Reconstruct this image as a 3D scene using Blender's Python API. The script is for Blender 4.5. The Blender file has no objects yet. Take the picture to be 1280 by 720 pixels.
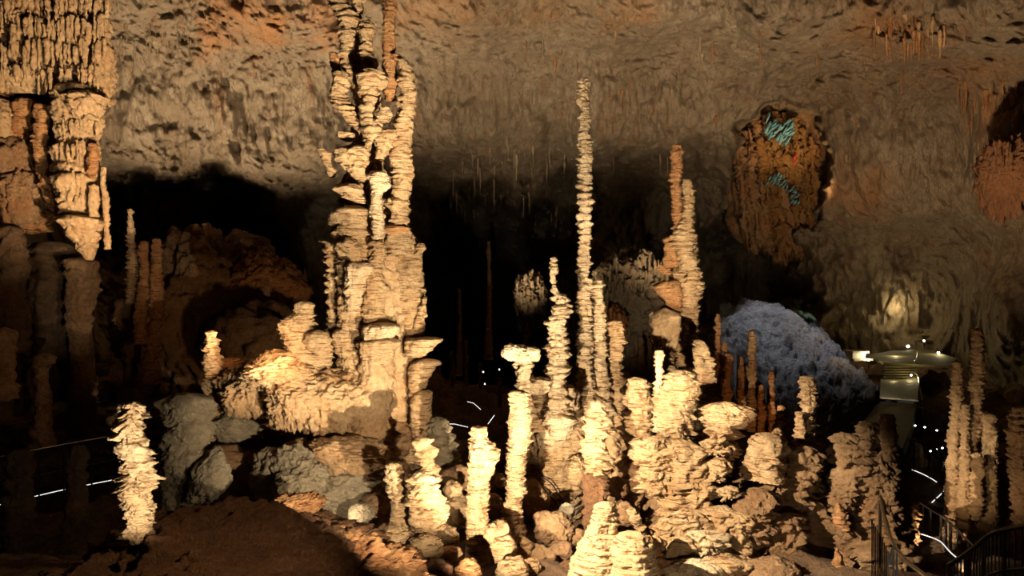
import bpy, math, random
import numpy as np
from mathutils import Vector, Matrix

# ------------------------------------------------------------------ camera, world, light
SC = bpy.context.scene
COL = SC.collection
F = 950.0                                    # focal length in pixels of a 1280-wide frame


def P(px, py, d):
    """world point seen at pixel px, py and d metres ahead of the camera (camera at the origin, level, looking +Y)"""
    return np.array([(px - 640.0) / F * d, d, (360.0 - py) / F * d])


cam = bpy.data.cameras.new('camera')
cam.sensor_width = 36.0
cam.lens = F * 36.0 / 1280.0
cam.clip_end = 500
co = bpy.data.objects.new('camera', cam)
co.rotation_euler = (math.pi / 2, 0, 0)
COL.objects.link(co)
SC.camera = co
SC.view_settings.view_transform = 'Standard'
SC.view_settings.look = 'None'
SC.view_settings.exposure = 0.0
SC.view_settings.gamma = 1.0

w = bpy.data.worlds.new('cave_dark')
w.use_nodes = True
w.node_tree.nodes['Background'].inputs[0].default_value = (1.0, 0.45, 0.16, 1)
w.node_tree.nodes['Background'].inputs[1].default_value = 0.006
SC.world = w


def spot(name, loc, target, power, color=(1, .74, .42), angle=60, blend=.6, radius=.15):
    l = bpy.data.lights.new(name, 'SPOT')
    l.energy = power
    l.color = color
    l.spot_size = math.radians(angle)
    l.spot_blend = blend
    l.shadow_soft_size = radius
    o = bpy.data.objects.new(name, l)
    o.location = Vector(loc)
    o.rotation_euler = (Vector(target) - Vector(loc)).to_track_quat('-Z', 'Y').to_euler()
    COL.objects.link(o)
    return o


WARM = (1, .76, .48)
GOLD = (1, .86, .62)
# floodlights in front of the stalagmites; fill and side spots are added
spot('flood_left_centre', P(700, 730, 6.0), P(400, 500, 15), 3600, GOLD, 40, .6, .04)
spot('flood_column', P(900, 960, 6.2), P(465, 330, 15), 11500, GOLD, 44, .6, .04)
spot('flood_column_top', P(760, 900, 7.0), P(475, 60, 15), 13000, GOLD, 30, .8, .05)
spot('flood_centre', P(540, 790, 8.0), P(700, 480, 15), 5200, GOLD, 50, .6, .03)
spot('fill_tall', P(640, 1010, 5.2), P(732, 170, 15), 11000, GOLD, 22, .7, .04)  # narrow unseen spot added to keep the tall stalagmite bright to its tip
spot('added_key_right', P(420, 440, 8.0), P(860, 640, 12.4), 8500, GOLD, 47, .5, .03)  # unseen spot added in mid-air as side light for the cone
spot('flood_right_low', P(930, 900, 6.4), P(860, 560, 12.5), 300, GOLD, 60, .6, .04)
spot('flood_right_column', P(1000, 640, 7.0), P(855, 320, 17), 7500, GOLD, 38, .7, .05)
spot('flood_pillar', P(330, 860, 5.0), P(166, 560, 8), 2600, GOLD, 28, .4, .04)
spot('fill_block', P(420, 640, 9.5), P(250, 570, 13), 110, GOLD, 50, .8, .06)  # unseen spot added to brighten the grey block and slab
spot('fill_mound', P(560, 500, 6.2), P(230, 690, 8), 260, WARM, 60, .9, .1)  # dim unseen spot added to lift the dark clay mound
spot('flood_left_wall', P(420, 560, 11.0), P(70, 110, 20), 15000, WARM, 42, .8, .12)
spot('flood_right_group', P(1150, 690, 11.5), P(1215, 540, 14), 230, WARM, 60, .7, .08)
spot('flood_right_foot', P(1206, 716, 11.6), P(1214, 610, 14), 90, GOLD, 60, .8, .05)
spot('flood_wall_face', P(706, 590, 13.0), P(690, 520, 14.6), 150, GOLD, 70, .8, .04)
# wall washers aimed at the vault; the fill spots after them are added
spot('washer_vault_left', P(130, 405, 36), P(240, 40, 41), 21000, (1, .74, .47), 96, .9, .4)
spot('washer_vault_centre', P(600, 520, 22), P(660, 50, 42), 40000, (1, .74, .47), 56, 1, .3)
spot('washer_vault_middle', P(900, 550, 20), P(860, 50, 42), 20000, (1, .74, .46), 46, 1, .3)
spot('washer_vault_right', P(1100, 520, 22), P(1130, 120, 42), 26000, (1, .70, .42), 66, 1, .3)
spot('washer_vault_far_left', P(400, 420, 35), P(370, 60, 42), 16000, (1, .76, .50), 80, 1, .3)
spot('fill_handrail', P(1190, 820, 5.6), P(1118, 695, 8.2), 14, GOLD, 50, .8, .05)  # small unseen spot added so posts and handrail look pale
spot('fill_left_dark', P(380, 440, 13), P(110, 430, 22), 700, (1, .6, .3), 60, 1, .4)
spot('fill_rubble', P(440, 530, 19), P(310, 390, 29), 750, (1, .66, .34), 50, 1, .4)
# daylight that falls down the natural shaft on the scree
spot('shaft_daylight', P(940, 60, 37), P(988, 450, 33), 8500, (.97, .97, 1), 29, .8, .3)
spot('chimney_lamp', P(1030, 290, 46), P(996, 190, 52), 5500, (1, .66, .32), 44, .9, .15)
spot('chimney_daylight', P(950, 90, 49), P(984, 170, 53), 7000, (.62, .86, 1), 26, .8, .15)
spot('curtain_lamp', P(770, 440, 22), P(785, 360, 33), 650, (1, .8, .56), 40, .9, .2)
spot('rear_orange', P(960, 580, 16), P(925, 450, 20), 120, (1, .5, .2), 60, .8, .15)

# ------------------------------------------------------------------ noise (numpy)
_rs = np.random.RandomState(7)
PERM = _rs.permutation(4096)
VALS = _rs.rand(4096) * 2 - 1


def _h(i, j, k):
    return VALS[PERM[(PERM[(PERM[i & 4095] + j) & 4095] + k) & 4095]]


def noise(x, y, z):
    xi = np.floor(x).astype(np.int64); yi = np.floor(y).astype(np.int64); zi = np.floor(z).astype(np.int64)
    fx = x - xi; fy = y - yi; fz = z - zi
    fx = fx * fx * (3 - 2 * fx); fy = fy * fy * (3 - 2 * fy); fz = fz * fz * (3 - 2 * fz)
    def l(a, b, t): return a + (b - a) * t
    return l(l(l(_h(xi, yi, zi), _h(xi + 1, yi, zi), fx), l(_h(xi, yi + 1, zi), _h(xi + 1, yi + 1, zi), fx), fy),
             l(l(_h(xi, yi, zi + 1), _h(xi + 1, yi, zi + 1), fx), l(_h(xi, yi + 1, zi + 1), _h(xi + 1, yi + 1, zi + 1), fx), fy), fz)


def fbm(p, s, o=4, g=.5, sz=1.0, off=0.0):
    x, y, z = p[..., 0] * s + off, p[..., 1] * s + off * 1.7, p[..., 2] * s * sz + off * .6
    a, t = 1.0, 0.0
    for _ in range(o):
        t = t + a * noise(x, y, z)
        x, y, z, a = x * 2.03 + 11.3, y * 2.03 + 5.1, z * 2.03 + 7.7, a * g
    return t


def sstep(a, b, x):
    t = np.clip((x - a) / (b - a), 0, 1)
    return t * t * (3 - 2 * t)


# ------------------------------------------------------------------ object helpers
def mesh_np(name, v, f, m, parent=None, smooth=True):
    """ONE mesh object out of numpy vertices and quad or triangle faces"""
    me = bpy.data.meshes.new(name)
    v = np.asarray(v, dtype=np.float32).reshape(-1, 3)
    f = np.asarray(f, dtype=np.int32)
    n, k = f.shape
    me.vertices.add(len(v)); me.vertices.foreach_set('co', v.ravel())
    me.loops.add(n * k); me.loops.foreach_set('vertex_index', f.ravel())
    me.polygons.add(n)
    me.polygons.foreach_set('loop_start', np.arange(0, n * k, k, dtype=np.int32))
    me.polygons.foreach_set('loop_total', np.full(n, k, dtype=np.int32))
    me.polygons.foreach_set('use_smooth', np.full(n, smooth))
    me.update(calc_edges=True)
    me.materials.append(m)
    o = bpy.data.objects.new(name, me)
    COL.objects.link(o)
    if parent is not None:
        o.parent = parent
        o.matrix_parent_inverse = Matrix.Translation(-parent.location)
    return o


def tag(o, label=None, cat=None, group=None, kind=None):
    if label: o['label'] = label
    if cat: o['category'] = cat
    if group: o['group'] = group
    if kind: o['kind'] = kind
    return o


def empty(name, loc, label, cat, group=None):
    o = bpy.data.objects.new(name, None)
    o.empty_display_size = .2
    o.location = Vector(loc)
    COL.objects.link(o)
    return tag(o, label, cat, group)


def grid_faces(nr, nc, wrap):
    r = np.arange(nr - 1)[:, None]
    c = np.arange(nc if wrap else nc - 1)[None, :]
    c2 = (c + 1) % nc
    a = r * nc + c; b = r * nc + c2; d = (r + 1) * nc + c; e = (r + 1) * nc + c2
    return np.stack([a, d, e, b], -1).reshape(-1, 4)


# ------------------------------------------------------------------ materials
def rock_mat(name, base, alt, stain, stain_amt=.5, scale=1.0, bump=.35, rough=.8, strata=0.0, sz=1.0, spec=.3, dirt=None):
    m = bpy.data.materials.new(name)
    m.use_nodes = True
    nt = m.node_tree; N = nt.nodes; L = nt.links
    b = N['Principled BSDF']
    b.inputs['Specular IOR Level'].default_value = spec
    geo = N.new('ShaderNodeNewGeometry')
    mp = N.new('ShaderNodeMapping'); mp.inputs['Scale'].default_value = (1, 1, sz)
    L.new(geo.outputs['Position'], mp.inputs['Vector'])

    def nz(s, det=6, r=.6, vec=mp, dist=0.0):
        n = N.new('ShaderNodeTexNoise')
        n.inputs['Scale'].default_value = s; n.inputs['Detail'].default_value = det
        n.inputs['Roughness'].default_value = r; n.inputs['Distortion'].default_value = dist
        L.new(vec.outputs[0], n.inputs['Vector'])
        return n.outputs['Fac']

    def ramp(fac, a, c):
        r = N.new('ShaderNodeMapRange')
        r.inputs['From Min'].default_value = a; r.inputs['From Max'].default_value = c
        L.new(fac, r.inputs['Value'])
        return r.outputs['Result']

    def mix(fac, ca, cb, blend='MIX'):
        x = N.new('ShaderNodeMix'); x.data_type = 'RGBA'; x.blend_type = blend
        L.new(fac, x.inputs[0])
        for s, c in ((x.inputs[6], ca), (x.inputs[7], cb)):
            if isinstance(c, tuple): s.default_value = (*c, 1)
            else: L.new(c, s)
        return x.outputs[2]

    c = mix(ramp(nz(.9 * scale, 8, .65), .38, .64), base, alt)
    sf = N.new('ShaderNodeMath'); sf.operation = 'MULTIPLY'; sf.inputs[1].default_value = stain_amt
    L.new(ramp(nz(.45 * scale, 5, .6, dist=1.2), .52, .68), sf.inputs[0])
    c = mix(sf.outputs[0], c, stain)
    df = N.new('ShaderNodeMath'); df.operation = 'MULTIPLY'; df.inputs[1].default_value = .55
    L.new(ramp(nz(9 * scale, 6, .7), .60, .40), df.inputs[0])
    d = dirt or tuple(x * .55 for x in alt)
    c = mix(df.outputs[0], c, d)
    L.new(c, b.inputs['Base Color'])
    b.inputs['Roughness'].default_value = rough
    fine = nz(14 * scale, 8, .7)
    big = nz(3.2 * scale, 5, .6)
    add = N.new('ShaderNodeMath'); add.operation = 'ADD'
    L.new(fine, add.inputs[0]); L.new(big, add.inputs[1])
    hgt = add.outputs[0]
    if strata > 0:
        mp2 = N.new('ShaderNodeMapping'); mp2.inputs['Scale'].default_value = (1.2, 1.2, 14)
        L.new(geo.outputs['Position'], mp2.inputs['Vector'])
        s = nz(strata, 4, .6, vec=mp2)
        c = mix(ramp(s, .47, .36), c, tuple(x * .42 for x in stain[:1]) + tuple(x * .40 for x in stain[1:]))
        L.new(c, b.inputs['Base Color'])
        a2 = N.new('ShaderNodeMath'); a2.operation = 'ADD'
        L.new(hgt, a2.inputs[0]); L.new(s, a2.inputs[1]); hgt = a2.outputs[0]
    bp = N.new('ShaderNodeBump'); bp.inputs['Strength'].default_value = 1.0
    bp.inputs['Distance'].default_value = bump * .30
    L.new(hgt, bp.inputs['Height']); L.new(bp.outputs[0], b.inputs['Normal'])
    return m


def plain(name, color, rough=.4, metal=0.0, emit=None, power=0.0):
    m = bpy.data.materials.new(name)
    m.use_nodes = True
    N = m.node_tree.nodes; L = m.node_tree.links
    b = N['Principled BSDF']
    nz = N.new('ShaderNodeTexNoise'); nz.inputs['Scale'].default_value = 12
    mx = N.new('ShaderNodeMix'); mx.data_type = 'RGBA'
    L.new(nz.outputs['Fac'], mx.inputs[0])
    mx.inputs[6].default_value = (*color, 1); mx.inputs[7].default_value = (*[c * .7 for c in color], 1)
    L.new(mx.outputs[2], b.inputs['Base Color'])
    b.inputs['Roughness'].default_value = rough; b.inputs['Metallic'].default_value = metal
    if emit:
        b.inputs['Emission Color'].default_value = (*emit, 1); b.inputs['Emission Strength'].default_value = power
    return m


M = {}
M['calcite'] = rock_mat('cream_calcite', (.60, .40, .215), (.50, .30, .14), (.38, .16, .05), .5, 1.6, .22, .75, 3.0)
M['calcite_pale'] = rock_mat('pale_calcite', (.70, .52, .32), (.60, .40, .22), (.44, .22, .08), .35, 1.6, .20, .7, 3.0)
M['calcite_orange'] = rock_mat('orange_calcite', (.52, .27, .11), (.40, .17, .06), (.32, .10, .025), .6, 1.4, .22, .75, 3.0)
M['flow'] = rock_mat('fluted_flowstone', (.58, .38, .20), (.48, .28, .135), (.38, .17, .055), .5, 1.0, .30, .75)
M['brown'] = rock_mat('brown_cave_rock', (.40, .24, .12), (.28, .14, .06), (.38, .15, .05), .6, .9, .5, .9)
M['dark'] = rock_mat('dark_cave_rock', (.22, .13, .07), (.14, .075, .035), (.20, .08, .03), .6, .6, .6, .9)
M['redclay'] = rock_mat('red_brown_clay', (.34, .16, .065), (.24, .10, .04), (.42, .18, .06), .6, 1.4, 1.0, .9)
M['grey'] = rock_mat('grey_limestone', (.38, .295, .19), (.28, .205, .12), (.42, .25, .11), .4, .9, .35, .8)
M['scree'] = rock_mat('grey_scree', (.36, .36, .38), (.24, .24, .26), (.28, .24, .20), .4, 1.0, .9, .9)
M['metal'] = plain('brushed_steel', (.55, .53, .50), .3, .9)
M['black_metal'] = plain('black_painted_steel', (.03, .03, .03), .4, .5)
M['concrete'] = rock_mat('wet_concrete', (.13, .115, .04), (.085, .07, .025), (.08, .065, .02), .4, 1.0, .05, .72, spec=.3)
M['strip'] = plain('led_strip', (.9, .9, .9), .5, 0, (1, .95, .88), 1.1)
M['bulb'] = plain('lamp_glass', (.9, .9, .9), .5, 0, (1, .88, .6), 20.0)
M['bulb_white'] = plain('white_lamp_glass', (.9, .9, .9), .5, 0, (1, .97, .9), 14.0)
M['white_box'] = plain('white_painted_metal', (.75, .72, .66), .5)
M['gold'] = rock_mat('golden_brown_rock', (.42, .23, .075), (.26, .12, .035), (.34, .12, .03), .6, 1.2, .6, .8)
M['teal'] = rock_mat('blue_light_tint_green_rock', (.24, .50, .55), (.16, .36, .42), (.4, .3, .2), .4, 1.0, .4, .7)  # bluish light put into the chimney colour; also the greenish boulder's rock
M['red'] = rock_mat('red_oxide_drip', (.50, .06, .04), (.40, .04, .02), (.4, .1, .04), .3, 1.0, .3, .7)


def wall_material():
    """the vault: greyed tan limestone with orange flowstone stains that sit where the rock is stained"""
    m = rock_mat('vault_limestone', (.46, .37, .26), (.34, .265, .18), (.46, .27, .12), .55, .16, 1.6, .9, dirt=(.25, .18, .11))
    nt = m.node_tree; N = nt.nodes; L = nt.links
    b = N['Principled BSDF']
    src = b.inputs['Base Color'].links[0].from_socket
    geo = [n for n in N if n.type == 'NEW_GEOMETRY'][0]
    # vertical drip streaks
    mp = N.new('ShaderNodeMapping'); mp.inputs['Scale'].default_value = (1.6, .6, .16)
    L.new(geo.outputs['Position'], mp.inputs['Vector'])
    n = N.new('ShaderNodeTexNoise'); n.inputs['Scale'].default_value = .8; n.inputs['Detail'].default_value = 7; n.inputs['Roughness'].default_value = .7
    L.new(mp.outputs[0], n.inputs['Vector'])
    r = N.new('ShaderNodeMapRange'); r.inputs['From Min'].default_value = .56; r.inputs['From Max'].default_value = .72; r.inputs['To Max'].default_value = .8
    L.new(n.outputs['Fac'], r.inputs['Value'])
    x = N.new('ShaderNodeMix'); x.data_type = 'RGBA'
    L.new(r.outputs[0], x.inputs[0]); L.new(src, x.inputs[6]); x.inputs[7].default_value = (.36, .17, .07, 1)
    cur = x.outputs[2]
    for (px, py, D, rad, amt) in STAINS:
        vd = N.new('ShaderNodeVectorMath'); vd.operation = 'DISTANCE'
        L.new(geo.outputs['Position'], vd.inputs[0]); vd.inputs[1].default_value = tuple(P(px, py, D))
        wn = N.new('ShaderNodeTexNoise'); wn.inputs['Scale'].default_value = .5; wn.inputs['Detail'].default_value = 6
        L.new(geo.outputs['Position'], wn.inputs['Vector'])
        ad = N.new('ShaderNodeMath'); ad.operation = 'MULTIPLY_ADD'; ad.inputs[1].default_value = rad * 2.4
        L.new(wn.outputs['Fac'], ad.inputs[0]); L.new(vd.outputs['Value'], ad.inputs[2])
        rr = N.new('ShaderNodeMapRange'); rr.inputs['From Min'].default_value = rad * 2.4; rr.inputs['From Max'].default_value = rad * 1.2
        rr.inputs['To Max'].default_value = amt
        L.new(ad.outputs[0], rr.inputs['Value'])
        y = N.new('ShaderNodeMix'); y.data_type = 'RGBA'
        L.new(rr.outputs[0], y.inputs[0]); L.new(cur, y.inputs[6]); y.inputs[7].default_value = (.60, .25, .07, 1)
        cur = y.outputs[2]
    L.new(cur, b.inputs['Base Color'])
    mv = N.new('ShaderNodeMapping'); mv.inputs['Scale'].default_value = (1, 1, .3)
    L.new(geo.outputs['Position'], mv.inputs['Vector'])
    vn = N.new('ShaderNodeTexNoise'); vn.inputs['Scale'].default_value = 2.6; vn.inputs['Detail'].default_value = 8; vn.inputs['Roughness'].default_value = .75
    L.new(mv.outputs[0], vn.inputs['Vector'])
    b2 = N.new('ShaderNodeBump'); b2.inputs['Distance'].default_value = .55
    L.new(vn.outputs['Fac'], b2.inputs['Height'])
    L.new(b.inputs['Normal'].links[0].from_socket, b2.inputs['Normal'])
    L.new(b2.outputs[0], b.inputs['Normal'])
    # darker brown where the streak bump height is low
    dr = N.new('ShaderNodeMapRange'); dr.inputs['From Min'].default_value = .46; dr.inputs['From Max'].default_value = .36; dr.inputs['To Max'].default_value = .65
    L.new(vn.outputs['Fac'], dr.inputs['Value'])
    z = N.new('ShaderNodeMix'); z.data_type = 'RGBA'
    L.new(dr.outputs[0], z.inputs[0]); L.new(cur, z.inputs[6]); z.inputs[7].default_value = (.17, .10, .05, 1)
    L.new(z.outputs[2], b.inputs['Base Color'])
    return m


# ------------------------------------------------------------------ the cave shell
SHELL = [  # px, py, metres ahead
    (-900, -900, 14), (-900, 100, 18), (-900, 500, 18), (-500, -500, 22), (-400, 100, 26), (-400, 500, 26), (-100, -300, 30), (-50, 100, 38), (0, 400, 34), (0, 600, 32),
    (150, -40, 40), (150, 120, 44), (150, 300, 48), (150, 500, 42), (350, -40, 40), (350, 150, 46), (350, 330, 58), (350, 520, 55),
    (600, -500, 20), (600, -900, 12), (600, -40, 40), (600, 150, 48), (600, 250, 56), (600, 350, 78), (600, 500, 80), (600, 640, 70),
    (800, -40, 40), (800, 150, 48), (800, 280, 56), (800, 400, 62), (800, 600, 60), (1000, -40, 38), (1000, 200, 50), (1000, 350, 56), (1000, 500, 58),
    (1150, -40, 36), (1150, 200, 46), (1150, 380, 54), (1150, 500, 52), (1280, -40, 32), (1280, 200, 38), (1280, 400, 40), (1280, 600, 34),
    (1500, -300, 26), (1600, 100, 28), (1600, 500, 26), (2100, -900, 14), (2100, 100, 18), (2100, 500, 18), (350, -300, 30), (1000, -300, 28)]
_S = np.array(SHELL, float)
STAINS = [(300, 25, 41, 3.2, .6), (340, 75, 42, 2.2, .5), (540, 25, 41, 3.5, .45), (240, 10, 40, 2.4, .5), (800, 45, 41, 2.2, .45), (1110, 40, 39, 3.0, .4), (1220, 130, 40, 3.2, .45), (700, 20, 41, 1.8, .6), (420, 20, 41, 2.4, .6), (1060, 250, 48, 2.8, .5)]


def shell_depth(px, py):
    num = 0.0; den = 0.0
    for x, y, d in SHELL:
        q = ((px - x) / 1.0) ** 2 + ((py - y) / 1.0) ** 2 + 900.0
        ww = q ** -1.7
        num = num + ww * d; den = den + ww
    d = num / den
    q3 = np.stack([px * .01, py * .01, px * 0], -1)
    n = fbm(q3, 1.0, 4, .5, off=3) + .8 * fbm(q3, 5.0, 3, .6, off=13)
    # alcoves: cx, cy, rx, ry, deeper by
    for cx, cy, rx, ry, dp, sharp in ((235, 290, 105, 85, 12, .25), (300, 330, 75, 65, 16, .3), (975, 215, 58, 78, 11, .18), (1130, 305, 24, 26, 2.2, .6), (840, 250, 110, 60, 6, .5),
                                      (610, 360, 85, 110, 14, .3), (930, 350, 90, 60, 8, .4)):
        e = np.sqrt(((px - cx) / rx) ** 2 + ((py - cy) / ry) ** 2) + n * .22
        d = d + dp * sstep(1 + sharp, 1 - sharp, e)
    return d


def shell_point(px, py):
    px = np.asarray(px, float); py = np.asarray(py, float)
    d = shell_depth(px, py)
    p = np.stack([(px - 640) / F * d, d, (360 - py) / F * d], -1)
    ln = np.linalg.norm(p, axis=-1, keepdims=True); u = p / ln
    big = fbm(p, .09, 3, .5, off=2) * 1.6
    streak = fbm(p * np.array([1, .5, 1]), .55, 4, .6, sz=.22, off=9)
    ridge = (1 - np.abs(fbm(p, .28, 4, .55, off=5))) * 1.0
    pits = fbm(p, 1.3, 4, .65, sz=.45, off=1) * .26 - np.abs(fbm(p, .8, 3, .6, sz=.35, off=41)) ** .7 * .45 - (np.abs(fbm(p, 1.9, 2, .6, sz=.3, off=51)) ** .6) * .26
    mask = sstep(-.3, .6, fbm(p, .12, 2, .5, off=20))
    dd = big + ridge * .9 + streak * (.28 + .8 * mask) + pits
    return p + u * dd[..., None]


def build_shell():
    def axis(a, b, core_a, core_b, n_core, n_side):
        l = core_a - (core_a - a) * (np.linspace(1, 0, n_side, endpoint=False) ** 2)
        r = core_b + (b - core_b) * (np.linspace(0, 1, n_side + 1)[1:] ** 2)
        return np.concatenate([l, np.linspace(core_a, core_b, n_core), r])
    xs = axis(-1100, 2400, -60, 1340, 860, 60)
    ys = axis(-1100, 1000, -40, 480, 330, 34)
    X, Y = np.meshgrid(xs, ys)
    p = shell_point(X, Y)
    nr, nc = X.shape
    split = int(np.searchsorted(ys, 130))
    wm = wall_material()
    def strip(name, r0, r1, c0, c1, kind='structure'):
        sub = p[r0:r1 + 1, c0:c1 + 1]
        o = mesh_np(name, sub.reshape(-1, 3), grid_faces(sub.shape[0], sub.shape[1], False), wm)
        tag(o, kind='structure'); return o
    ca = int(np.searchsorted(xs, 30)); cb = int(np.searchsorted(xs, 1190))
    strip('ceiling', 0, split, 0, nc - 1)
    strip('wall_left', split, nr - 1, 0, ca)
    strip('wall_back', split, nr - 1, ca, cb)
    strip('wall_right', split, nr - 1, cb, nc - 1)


build_shell()

# ------------------------------------------------------------------ the cave floor
GROUND = [  # px, py, metres ahead: where the ground would be seen
    (0, 720, 8), (0, 690, 15), (0, 640, 19), (150, 650, 17), (60, 560, 24), (200, 540, 24), (300, 540, 22), (100, 500, 29), (250, 480, 30), (400, 470, 34),
    (260, 720, 11), (350, 640, 14.5), (450, 655, 14), (550, 720, 11.5), (600, 640, 16), (560, 560, 26), (620, 540, 34), (620, 530, 50), (620, 500, 70),
    (700, 700, 13), (700, 620, 18), (800, 740, 11), (850, 640, 15), (850, 570, 20), (900, 520, 28), (950, 700, 12), (1000, 640, 15), (1000, 570, 20), (980, 540, 26),
    (1080, 700, 12), (1150, 730, 10), (1180, 690, 14), (1250, 720, 11), (1230, 670, 16), (1150, 640, 20), (1200, 600, 24), (1120, 600, 25), (1130, 560, 30), (1110, 470, 48), (1110, 452, 56), (1180, 470, 48), (1240, 500, 36),
    (1000, 470, 45), (900, 450, 50), (400, 440, 60), (200, 430, 50), (700, 480, 70), (-400, 700, 10), (-300, 560, 25), (1700, 700, 10), (1600, 560, 25), (640, 1200, 5), (200, 1200, 4), (1100, 1200, 4)]
_G = np.array([P(*g) for g in GROUND])


def ground_z(x, y):
    num = 0.0; den = 0.0
    for gx, gy, gz in _G:
        s = 1.0 + .06 * y
        q = (((x - gx) / s) ** 2 + ((y - gy) / s) ** 2 + .35) ** -1.8
        num = num + q * gz; den = den + q
    return num / den


def build_floor():
    a = np.linspace(-1.05, 1.05, 420); t = np.linspace(0, 1, 380)
    dist = 2.5 * (75 / 2.5) ** t
    A, R = np.meshgrid(np.tan(a * .95), dist)
    x = A * R; y = R
    z = ground_z(x, y)
    p = np.stack([x, y, z], -1)
    q = p * np.array([1, 1, 0])
    s = np.clip(y / 16, .35, 2.2)
    z = z + s * (fbm(q, .55, 5, .52, off=4) * .30 + (1 - np.abs(fbm(q, .35, 4, .55, off=8))) * .45 - .3)
    pz = np.stack([x + fbm(q, 1.3, 2, off=31) * .12 * s, y + fbm(q, 1.3, 2, off=37) * .12 * s, z], -1)
    o = mesh_np('floor', pz.reshape(-1, 3), grid_faces(*x.shape, False), M['dark'])
    tag(o, kind='structure')


build_floor()


# ------------------------------------------------------------------ builders of rock forms
def column(name, D, prof, mat='calcite', pitch=6.0, plate=.16, lobe=.16, flute=0.0, tilt=.5, seed=0, parent=None, res=1.5, rough=.05, flat=1.0, cup=1.0, nfl=5.0, leaf=.16):
    """a stalagmite or dripstone body: prof = [(px, py, radius px [, metres nearer])] from the top down"""
    k = D / F
    pts = [tuple(q) + (0,) * (4 - len(q)) for q in prof]
    C = np.array([P(q[0], q[1], D - q[3]) for q in pts]); Rr = np.array([q[2] * k for q in pts])
    seg = np.linalg.norm(np.diff(C, axis=0), axis=1); s0 = np.concatenate([[0], np.cumsum(seg)])
    n = max(10, int(s0[-1] / (res * k)))
    ss = np.linspace(0, s0[-1], n)
    def sm(arr):
        y = np.interp(ss, s0, arr)
        kk = max(1, int(.012 * n) + 1); ker = np.ones(2 * kk + 1) / (2 * kk + 1)
        return np.convolve(np.pad(y, kk, 'edge'), ker, 'valid')
    cx, cy, cz, rr = sm(C[:, 0]), sm(C[:, 1]), sm(C[:, 2]), sm(Rr)
    # rounded top
    rt = Rr[0] * .55
    capm = np.clip(ss / max(rt, 1e-4), 0, 1); rr = rr * np.sqrt(np.clip(1 - (1 - capm) ** 2, .0, 1))
    nc = int(np.clip(2 * math.pi * Rr.max() / (res * 1.35 * k), 20, 220))
    th = np.linspace(0, 2 * math.pi, nc, endpoint=False)
    S, T = np.meshgrid(ss, th, indexing='ij')
    ct, st = np.cos(T), np.sin(T)
    rb = rr[:, None] * np.ones_like(T)
    u = np.stack([ct, st, S / (Rr.max() + 1e-6)], -1)
    o1 = seed * 3.17 + 1
    pp = pitch * k
    lob = noise(ct * 1.1 + o1, st * 1.1 + o1, S / (Rr.mean() * 1.7) + o1) + .5 * noise(ct * 2.2 + o1, st * 2.2, S / (Rr.mean() * .8) + o1)
    # plates
    rng = np.random.RandomState(seed + 11)
    hs = pp * rng.uniform(.45, 1.7, int(s0[-1] / pp * 1.6) + 12)
    ed = np.concatenate([[-3 * pp], -3 * pp + np.cumsum(hs)])
    Sw = S + tilt * pp * (noise(ct * 1.3 + o1, st * 1.3, S / (pp * 3) + o1) * 1.2 + .35 * noise(ct * 4 + o1, st * 4, S / pp))
    idx = np.clip(np.searchsorted(ed, Sw) - 1, 0, len(hs) - 1)
    tt = np.clip((Sw - ed[idx]) / hs[idx], 0, 1)
    ka = rng.uniform(.3, 1.3, len(hs)); kp = rng.uniform(0, 6.28, len(hs)); kd = rng.uniform(0, .5, len(hs))
    az = 1 + .8 * np.cos(T - kp[idx]) * .6 + .7 * noise(ct * 2.6 + idx * 1.7, st * 2.6 + o1, idx * 3.1)
    shape = np.where(tt < .18, tt / .18, 1 - (tt - .18) / .82 * 1.0) ** 1.0 - .45
    dr = shape * ka[idx] * np.clip(az, 0.1, 2.2) * plate * np.minimum(rb * .8 + pp * .4, pp * 1.6) * 1.5 * cup
    # thinner leaves inside each plate
    ed2 = np.concatenate([[-3 * pp], -3 * pp + np.cumsum(pp * .34 * rng.uniform(.4, 1.7, int(s0[-1] / pp * 5) + 40))])
    Sw2 = S + .55 * pp * (noise(ct * 2.1 + o1 + 9, st * 2.1, S / (pp * 2)) + .4 * noise(ct * 6 + o1, st * 6 + 3, S / pp))
    id2 = np.clip(np.searchsorted(ed2, Sw2) - 1, 0, len(ed2) - 2)
    t2 = np.clip((Sw2 - ed2[id2]) / (ed2[id2 + 1] - ed2[id2]), 0, 1)
    dr = dr + leaf * pp * (np.where(t2 < .25, t2 / .25, (1 - t2) / .75) - .5) * (.8 + .9 * noise(ct * 3 + id2 * 1.3, st * 3, id2 * 2.7))
    shift = kd[idx] * plate * np.cos(T - kp[idx]) * pp
    # fine roughness and flutes
    pos = np.stack([cx[:, None] + rb * ct, cy[:, None] + rb * st, cz[:, None] + 0 * T], -1)
    pq = min(pp, 9 * k)
    fr = fbm(pos, .5 / pq, 4, .62, off=o1) * rough * pq * 3 - (np.abs(fbm(pos * np.array([1, 1, 2.2]), .42 / pq, 2, .6, off=o1 + 13)) ** .6) * pq * .28 * (rough / .06) ** .5
    fl = 0
    if flute:
        a = noise(ct * nfl + o1, st * nfl + o1, S / (Rr.max() * 2.2) + o1)
        fl = (-(np.abs(a) ** .7) + .5 * noise(ct * nfl * 2.7 + o1, st * nfl * 2.7, S / (Rr.max() * 1.5))) * flute * rb
    capf = np.clip(rr / (Rr[0] * .8 + 1e-6), 0, 1)[:, None]
    r = rb * (1 + lobe * lob) + (dr + shift + fr + fl) * capf
    r = np.maximum(r, rb * .25)
    v = np.stack([cx[:, None] + r * ct, cy[:, None] + r * st * flat, cz[:, None] + 0 * T], -1)
    # plates dip at their rims a little
    v[..., 2] += -np.clip(dr, 0, None) * .35 + fbm(pos, .3 / pp, 2, off=o1 + 5) * pp * .12
    nr = v.shape[0]
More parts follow.
